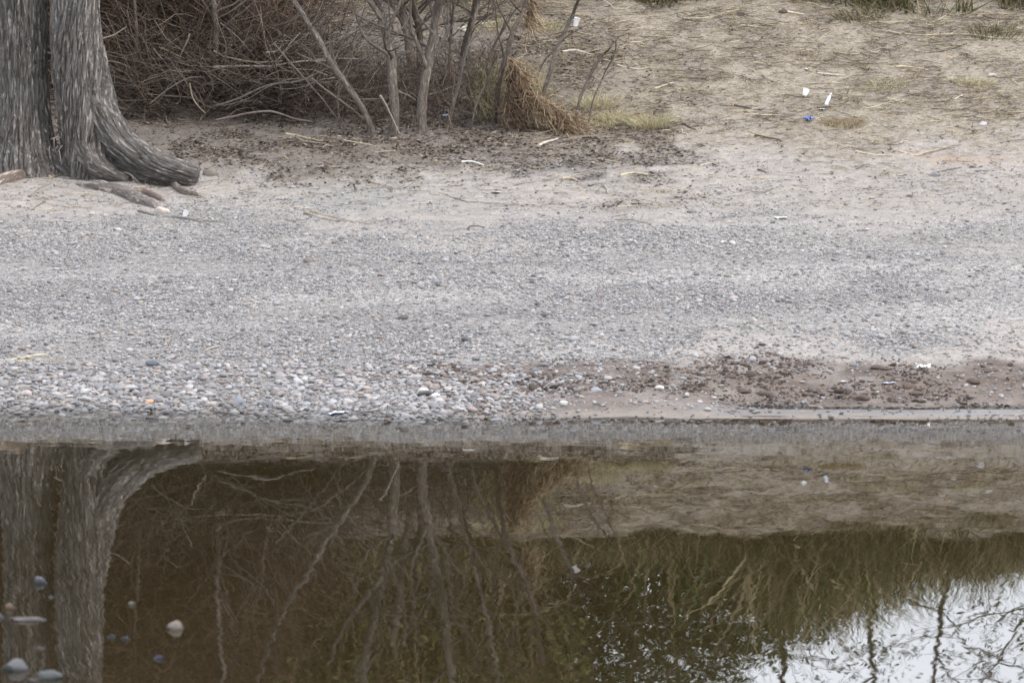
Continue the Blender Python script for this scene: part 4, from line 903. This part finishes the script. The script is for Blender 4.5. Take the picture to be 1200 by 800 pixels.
# ------------------------------------------------------------------ stones one can pick out
def stone(name, px, py, wpx, hpx, colr, label, cat='stone', seed=0, onwater=False, sub=3, amp=.3, ang=.8, group=None, depth=.8, mat=M_peb_o, sink=.3):
    g_ = W0(px, py) if onwater else G(px, py); sc1 = g_[1]/F; rx = wpx*.5*sc1; rz = hpx*.5*sc1
    m = rockmesh(name, seed, sub, 1., amp, ang, mat); o = bpy.data.objects.new(name, m); C.objects.link(o)
    o.scale = (rx, rx*depth, rz); o.location = (g_[0], g_[1]+rx*depth*.5, g_[2]+rz*(1-sink*2))
    if onwater: o.scale = (rx, rx*.75, rz*1.1); o.location.z = -rz*.1
    o.color = (*colr, 1); o.rotation_euler = (0, random.uniform(-.12, .12), 0)
    return tag(o, label, cat, group)
for k, (a, b, ww, hh, cc, lb) in enumerate([
    (188, 250, 22, 13, (.42, .37, .33), 'pale rock lying between root tip and dark stick'),
    (245, 206, 20, 13, (.17, .145, .125), 'dark brown rock right of the big root end'),
    (108, 252, 9, 6, (.36, .32, .29), 'small tan rock below the half buried root'),
    (123, 254, 7, 5, (.34, .31, .3), 'little grey rock beside the small tan one'),
    (180, 429, 19, 10, (.085, .095, .11), 'blackish stone on the upper left shingle'),
    (279, 474, 19, 12, (.20, .22, .26), 'dark slate stone at the left waterline'),
    (317, 477, 17, 9, (.13, .13, .15), 'second dark stone at the waterline'),
    (175, 473, 13, 8, (.5, .29, .18), 'orange stone at the left waterline'),
    (221, 461, 14, 8, (.2, .2, .22), 'dark flat stone on the left shingle'),
    (241, 446, 13, 9, (.24, .2, .2), 'brownish stone on the left shingle'),
    (100, 461, 17, 10, (.42, .41, .41), 'broad grey stone on the lower left shingle'),
    (30, 464, 15, 9, (.38, .33, .32), 'pinkish stone near the left edge of the shingle'),
    (496, 460, 14, 10, (.48, .45, .42), 'pale stone at the right end of the shingle'),
    (510, 466, 13, 8, (.6, .57, .52), 'whitish stone at the waterline in the middle'),
    (772, 457, 14, 8, (.5, .47, .44), 'pale flat stone on the brown mud'),
    (698, 459, 14, 7, (.3, .31, .34), 'blue grey stone on the mud left of the pale one'),
    (627, 437, 11, 10, (.16, .17, .2), 'dark blue stone where shingle meets mud'),
    (712, 446, 11, 8, (.3, .29, .28), 'grey stone at the edge of the mud'),
    (676, 459, 10, 6, (.16, .14, .13), 'dark brown stone on the mud'),
    (660, 473, 11, 6, (.5, .47, .44), 'pale stone at the muddy waterline'),
    (882, 424, 11, 10, (.3, .3, .31), 'grey lump standing on the rim of the mud'),
    (951, 439, 13, 6, (.2, .165, .145), 'brown lump half way along the mud'),
    (882, 482, 12, 6, (.24, .23, .23), 'stone lying in the thin puddle on the right'),
    (1096, 207, 16, 8, (.17, .165, .17), 'dark flat stone on the pale track'),
    (1066, 231, 10, 5, (.13, .12, .12), 'small dark stone on the track'),
    (991, 241, 7, 5, (.2, .16, .15), 'little brown stone on the sand'),
    (809, 250, 9, 5, (.12, .115, .115), 'small black stone on the sand'),
    (1152, 147, 10, 6, (.4, .38, .38), 'grey stone at the end of the field'),
    (1163, 90, 11, 6, (.42, .39, .36), 'pale stone in the right of the field'),
    (1113, 70, 9, 6, (.44, .35, .27), 'tan stone in the right of the field'),
    (848, 286, 9, 5, (.5, .49, .48), 'pale stone on the sand above the gravel'),
    (150, 112, 11, 8, (.4, .37, .33), 'rusty pale rock behind the right trunk'),
    (342, 117, 20, 8, (.25, .2, .17), 'brown rock buried in the brush pile'),
    (546, 38, 8, 6, (.4, .38, .34), 'pale rock in the field behind the slanting saplings'),
]):
    stone('stone', a, b, ww, hh, cc, lb, seed=k+100)
for k, (a, b, ww, hh, lb) in enumerate([(868, 19, 12, 8, 'dark clod at the field top, leftmost'), (917, 16, 10, 7, 'dark clod beside the pale reed'), (1002, 24, 10, 9, 'dark clod under the green grass'), (1024, 24, 8, 5, 'smallest dark clod under the green grass'),
                                        (858, 443, 13, 6, 'dark clod on the left part of the mud'), (872, 461, 17, 8, 'wet dark clod, middle of the mud'), (898, 464, 17, 8, 'wet dark clod, right of its twin'), (1010, 470, 20, 9, 'largest lumpy clod near the water'), (1075, 463, 16, 6, 'flat dark clod on the right mud'), (1030, 433, 24, 6, 'long low clod on the mud rim'), (1068, 450, 14, 6, 'dark clod under the white rubble'), (1140, 450, 20, 8, 'dark clod far right on the mud'), (1160, 436, 22, 6, 'low clod on the mud rim at right')]):
    stone('mud_clod', a, b, ww, hh, (.085, .062, .052), lb, 'clod', seed=k+200, amp=.6, ang=.2, group='dark clods of earth', mat=M_peb_o)

M_wet = attrmat('water_worn_stone', 'OBJECT', .55, .45, 28, .006)
t_ = M_wet.node_tree; b_ = [n for n in t_.nodes if n.type == 'BSDF_PRINCIPLED'][0]; l_ = b_.inputs['Base Color'].links[0].from_socket
g_ = N(t_, 'ShaderNodeNewGeometry'); s_ = N(t_, 'ShaderNodeSeparateXYZ'); t_.links.new(g_.outputs['Position'], s_.inputs[0])
d_ = N(t_, 'ShaderNodeVectorMath', operation='SCALE'); t_.links.new(l_, d_.inputs[0]); t_.links.new(mapr(t_, s_.outputs[2], .004, .022, .35, .85), d_.inputs['Scale']); t_.links.new(d_.outputs[0], b_.inputs['Base Color'])
t_.links.new(mapr(t_, s_.outputs[2], .004, .02, .12, .6), b_.inputs['Roughness'])

# foreground stones standing in the shallow water
FS = 'stones poking out of the near water'
for k, (a, b, ww, hh, cc, lb, sk) in enumerate([
    (47, 683, 21, 19, (.30, .31, .37), 'blue grey rounded stone in front of the trunk reflections', .2),
    (13, 713, 22, 11, (.52, .38, .26), 'tan stone resting behind the flat brown one', .3),
    (33, 727, 56, 10, (.26, .19, .17), 'long flat brown stone at the left edge', .35),
    (154, 708, 12, 8, (.6, .53, .45), 'small cream stone alone in the water', .3),
    (130, 747, 13, 9, (.13, .13, .14), 'dark little stone, left of a pair', .35),
    (148, 749, 14, 9, (.17, .18, .2), 'dark little stone, right of a pair', .35),
    (207, 737, 25, 20, (.55, .47, .39), 'cream angular stone, brightest in the near water', .2),
    (47, 760, 12, 8, (.42, .27, .25), 'small pink stone between the larger ones', .3),
    (16, 785, 31, 24, (.34, .35, .37), 'grey rounded stone in the bottom left corner', .2),
    (56, 795, 40, 25, (.28, .30, .31), 'large grey stone at the bottom left', .2),
    (38, 799, 18, 9, (.28, .24, .24), 'brownish stone tucked under the large grey one', .3),
    (186, 772, 15, 11, (.10, .11, .22), 'dark blue stone in the near water', .3),
    (60, 700, 9, 5, (.24, .26, .26), 'barely emerging grey stone under the blue grey one', .4),
    (-2, 724, 14, 12, (.3, .29, .34), 'stone cut by the left edge beside the flat one', .3)]):
    stone('water_stone', a, b, ww*.9, hh*.95, tuple(v*.5 for v in cc), lb, seed=k+300, onwater=True, sub=4, amp=.4, ang=1.15, mat=M_wet, group=FS, sink=sk)

# ------------------------------------------------------------------ rubbish
def cupmesh(name, r0, r1, h, th=.003, ns=28, dent=.15, seed=0):
    prof = [(0, 0), (r0, 0), (r0*1.02, .002)]+[(r0+(r1-r0)*t_, h*t_) for t_ in np.linspace(.1, 1, 8)]+[(r1+.002, h+.001), (r1+.0025, h-.002)][:1]+[(r1-th, h)]+[(r0+(r1-r0)*t_-th, h*t_) for t_ in np.linspace(.95, .08, 7)]+[(0, th)]
    th_ = np.linspace(0, 2*PI, ns, endpoint=False); V = []
    for r, z_ in prof:
        for a in th_:
            dn = 1-dent*(fbm(math.cos(a)*1.3+seed, math.sin(a)*1.3, z_*20, 2)) ; V.append((r*dn*math.cos(a), r*dn*math.sin(a), z_))
    Qd = [(i*ns+j, i*ns+(j+1) % ns, (i+1)*ns+(j+1) % ns, (i+1)*ns+j) for i in range(len(prof)-1) for j in range(ns)]
    return npmesh(name, V, np.array(Qd))
def put(name, mesh, mat, loc, rot, color, label, cat, group=None, scale=1.):
    o = link(name, mesh, mat, loc=loc); o.rotation_euler = rot; o.color = (*color, 1); o.scale = (scale,)*3; return tag(o, label, cat, group)
white = (.62, .62, .62)
put('foam_cup', cupmesh('foam_cup', .016, .024, .06, seed=1, dent=.35), M_plast, P(674, 31, G(622, 151)[1]-.05), (.15, .25, 0), white, 'white cup impaled near the top of the broken sapling', 'cup')
put('foam_cup', cupmesh('foam_cup', .02, .03, .055, seed=2, dent=.4), M_plast, G(942, 115)+[0, 0, .012], (-.3, .7, .6), white, 'crumpled white cup lying on the dry field', 'cup')
put('foam_cup', cupmesh('foam_cup', .024, .036, .05, seed=3, dent=.5), M_plast, G(539, 119)+[0, 0, .02], (1.1, .5, .2), white, 'white cup caught in the brush between saplings', 'cup')
put('foam_cup', cupmesh('foam_cup', .016, .022, .04, seed=4, dent=.3), M_plast, G(216, 254)+[0, 0, .0], (.1, .35, .2), white, 'small white cup beside the dark stick', 'cup')
# crushed clear bottle
def bottle():
    prof = [(0, 0), (.028, 0), (.032, .006), (.032, .05), (.029, .06), (.032, .07), (.032, .11), (.028, .125), (.013, .15), (.012, .165)]
    ns = 24; V = []
    for r, z_ in prof:
        for a in np.linspace(0, 2*PI, ns, endpoint=False):
            dn = 1-.5*fbm(math.cos(a)*1.5+4, math.sin(a)*1.5, z_*22, 2); V.append((r*dn*math.cos(a), r*dn*math.sin(a)*.7, z_))
    Qd = [(i*ns+j, i*ns+(j+1) % ns, (i+1)*ns+(j+1) % ns, (i+1)*ns+j) for i in range(len(prof)-1) for j in range(ns)]
    return npmesh('body', V, np.array(Qd))
mB, tB, bB, oB = newmat('clear_plastic'); bB.inputs['Base Color'].default_value = (.72, .8, .92, 1); bB.inputs['Roughness'].default_value = .15
bB.inputs['Transmission Weight'].default_value = .45; bB.inputs['IOR'].default_value = 1.3
bt = empty('plastic_bottle', G(968, 127)+[0, 0, .02]); tag(bt, 'crushed clear plastic bottle leaning in the dry field', 'bottle')
ob = bpy.data.objects.new('body', bottle()); ob.data.materials.append(mB); C.objects.link(ob); ob.parent = bt
ob2 = bpy.data.objects.new('cap', cupmesh('cap', .014, .014, .016, dent=0)); ob2.data.materials.append(M_plast); ob2.color = (.7, .74, .8, 1); C.objects.link(ob2); ob2.parent = bt; ob2.location = (0, 0, .16)
bt.rotation_euler = (-.2, .5, .3); bt.scale = (.55,)*3
def crumple(name, wx, wy, hh, seed, n_=14):
    a = np.linspace(-.5, .5, n_); xx, yy = np.meshgrid(a, a); zz = hh*(fbm(xx*4+seed, yy*4, seed, 3)-.2)
    r_ = 1+.5*(fbm(xx*3+seed+9, yy*3, 1, 2)-.5); V = np.stack([xx*wx*r_, yy*wy*r_, zz], -1).reshape(-1, 3)
    V2 = V-[0, 0, .0015]; k = n_*n_
    i = np.arange(n_-1)[:, None]; j = np.arange(n_-1)[None]
    q = np.stack([i*n_+j, i*n_+j+1, (i+1)*n_+j+1, (i+1)*n_+j], -1).reshape(-1, 4)
    ring = [i_ for i_ in range(n_)]+[n_*(i_+1)-1 for i_ in range(1, n_)]+[n_*(n_-1)+n_-1-i_ for i_ in range(1, n_)]+[n_*(n_-1-i_) for i_ in range(1, n_-1)]
    side = [(ring[t_], ring[t_]+k, ring[(t_+1) % len(ring)]+k, ring[(t_+1) % len(ring)]) for t_ in range(len(ring))]
    return npmesh(name, np.concatenate([V, V2]), np.concatenate([q, q[:, ::-1]+k, np.array(side)]))
for a, b, ww, dd_, hh, cc, nm, lb, ct_ in [
    (948, 142, .07, .12, .07, (.08, .14, .42), 'plastic_scrap', 'crumpled bright blue plastic scrap in the dry field', 'plastic'),
    (963, 130, .06, .05, .02, white, 'paper_scrap', 'white scrap at the foot of the crushed bottle', 'paper'),
    (946, 82, .05, .08, .015, white, 'paper_scrap', 'small white scrap above the crumpled cup', 'paper'),
    (582, 226, .075, .12, .012, white, 'paper_scrap', 'white scrap on the sand left of the ash patch', 'paper'),
    (915, 256, .11, .16, .01, (.66, .65, .63), 'paper_scrap', 'flat whitish scrap on the smooth sand', 'paper'),
    (606, 201, .02, .05, .012, white, 'paper_scrap', 'tiny white scrap above the sand scrap', 'paper'),
    (1082, 433, .075, .1, .06, (.72, .70, .66), 'paper_scrap', 'crumpled white wad on the rim of the mud', 'paper'),
    (1042, 450, .10, .05, .015, (.33, .36, .43), 'plastic_scrap', 'grey blue plastic strip on the mud', 'plastic'),
    (988, 449, .05, .05, .015, white, 'paper_scrap', 'small white scrap in the middle of the mud', 'paper'),
    (396, 487, .12, .16, .05, (.42, .5, .62), 'plastic_scrap', 'pale blue plastic film at the waterline', 'plastic'),
    (522, 137, .05, .05, .03, (.35, .45, .6), 'plastic_scrap', 'dull blue scrap in the brush near the white cup', 'plastic'),
    (1016, 270, .03, .04, .012, white, 'paper_scrap', 'tiny white scrap on the gravel right of centre', 'paper')]:
    put(nm, crumple(nm, ww, dd_, hh, a*.37), M_plast, G(a, b)+[0, 0, .006], (0, 0, random.uniform(-.5, .5)), cc, lb, ct_, scale=.75)
print('done')
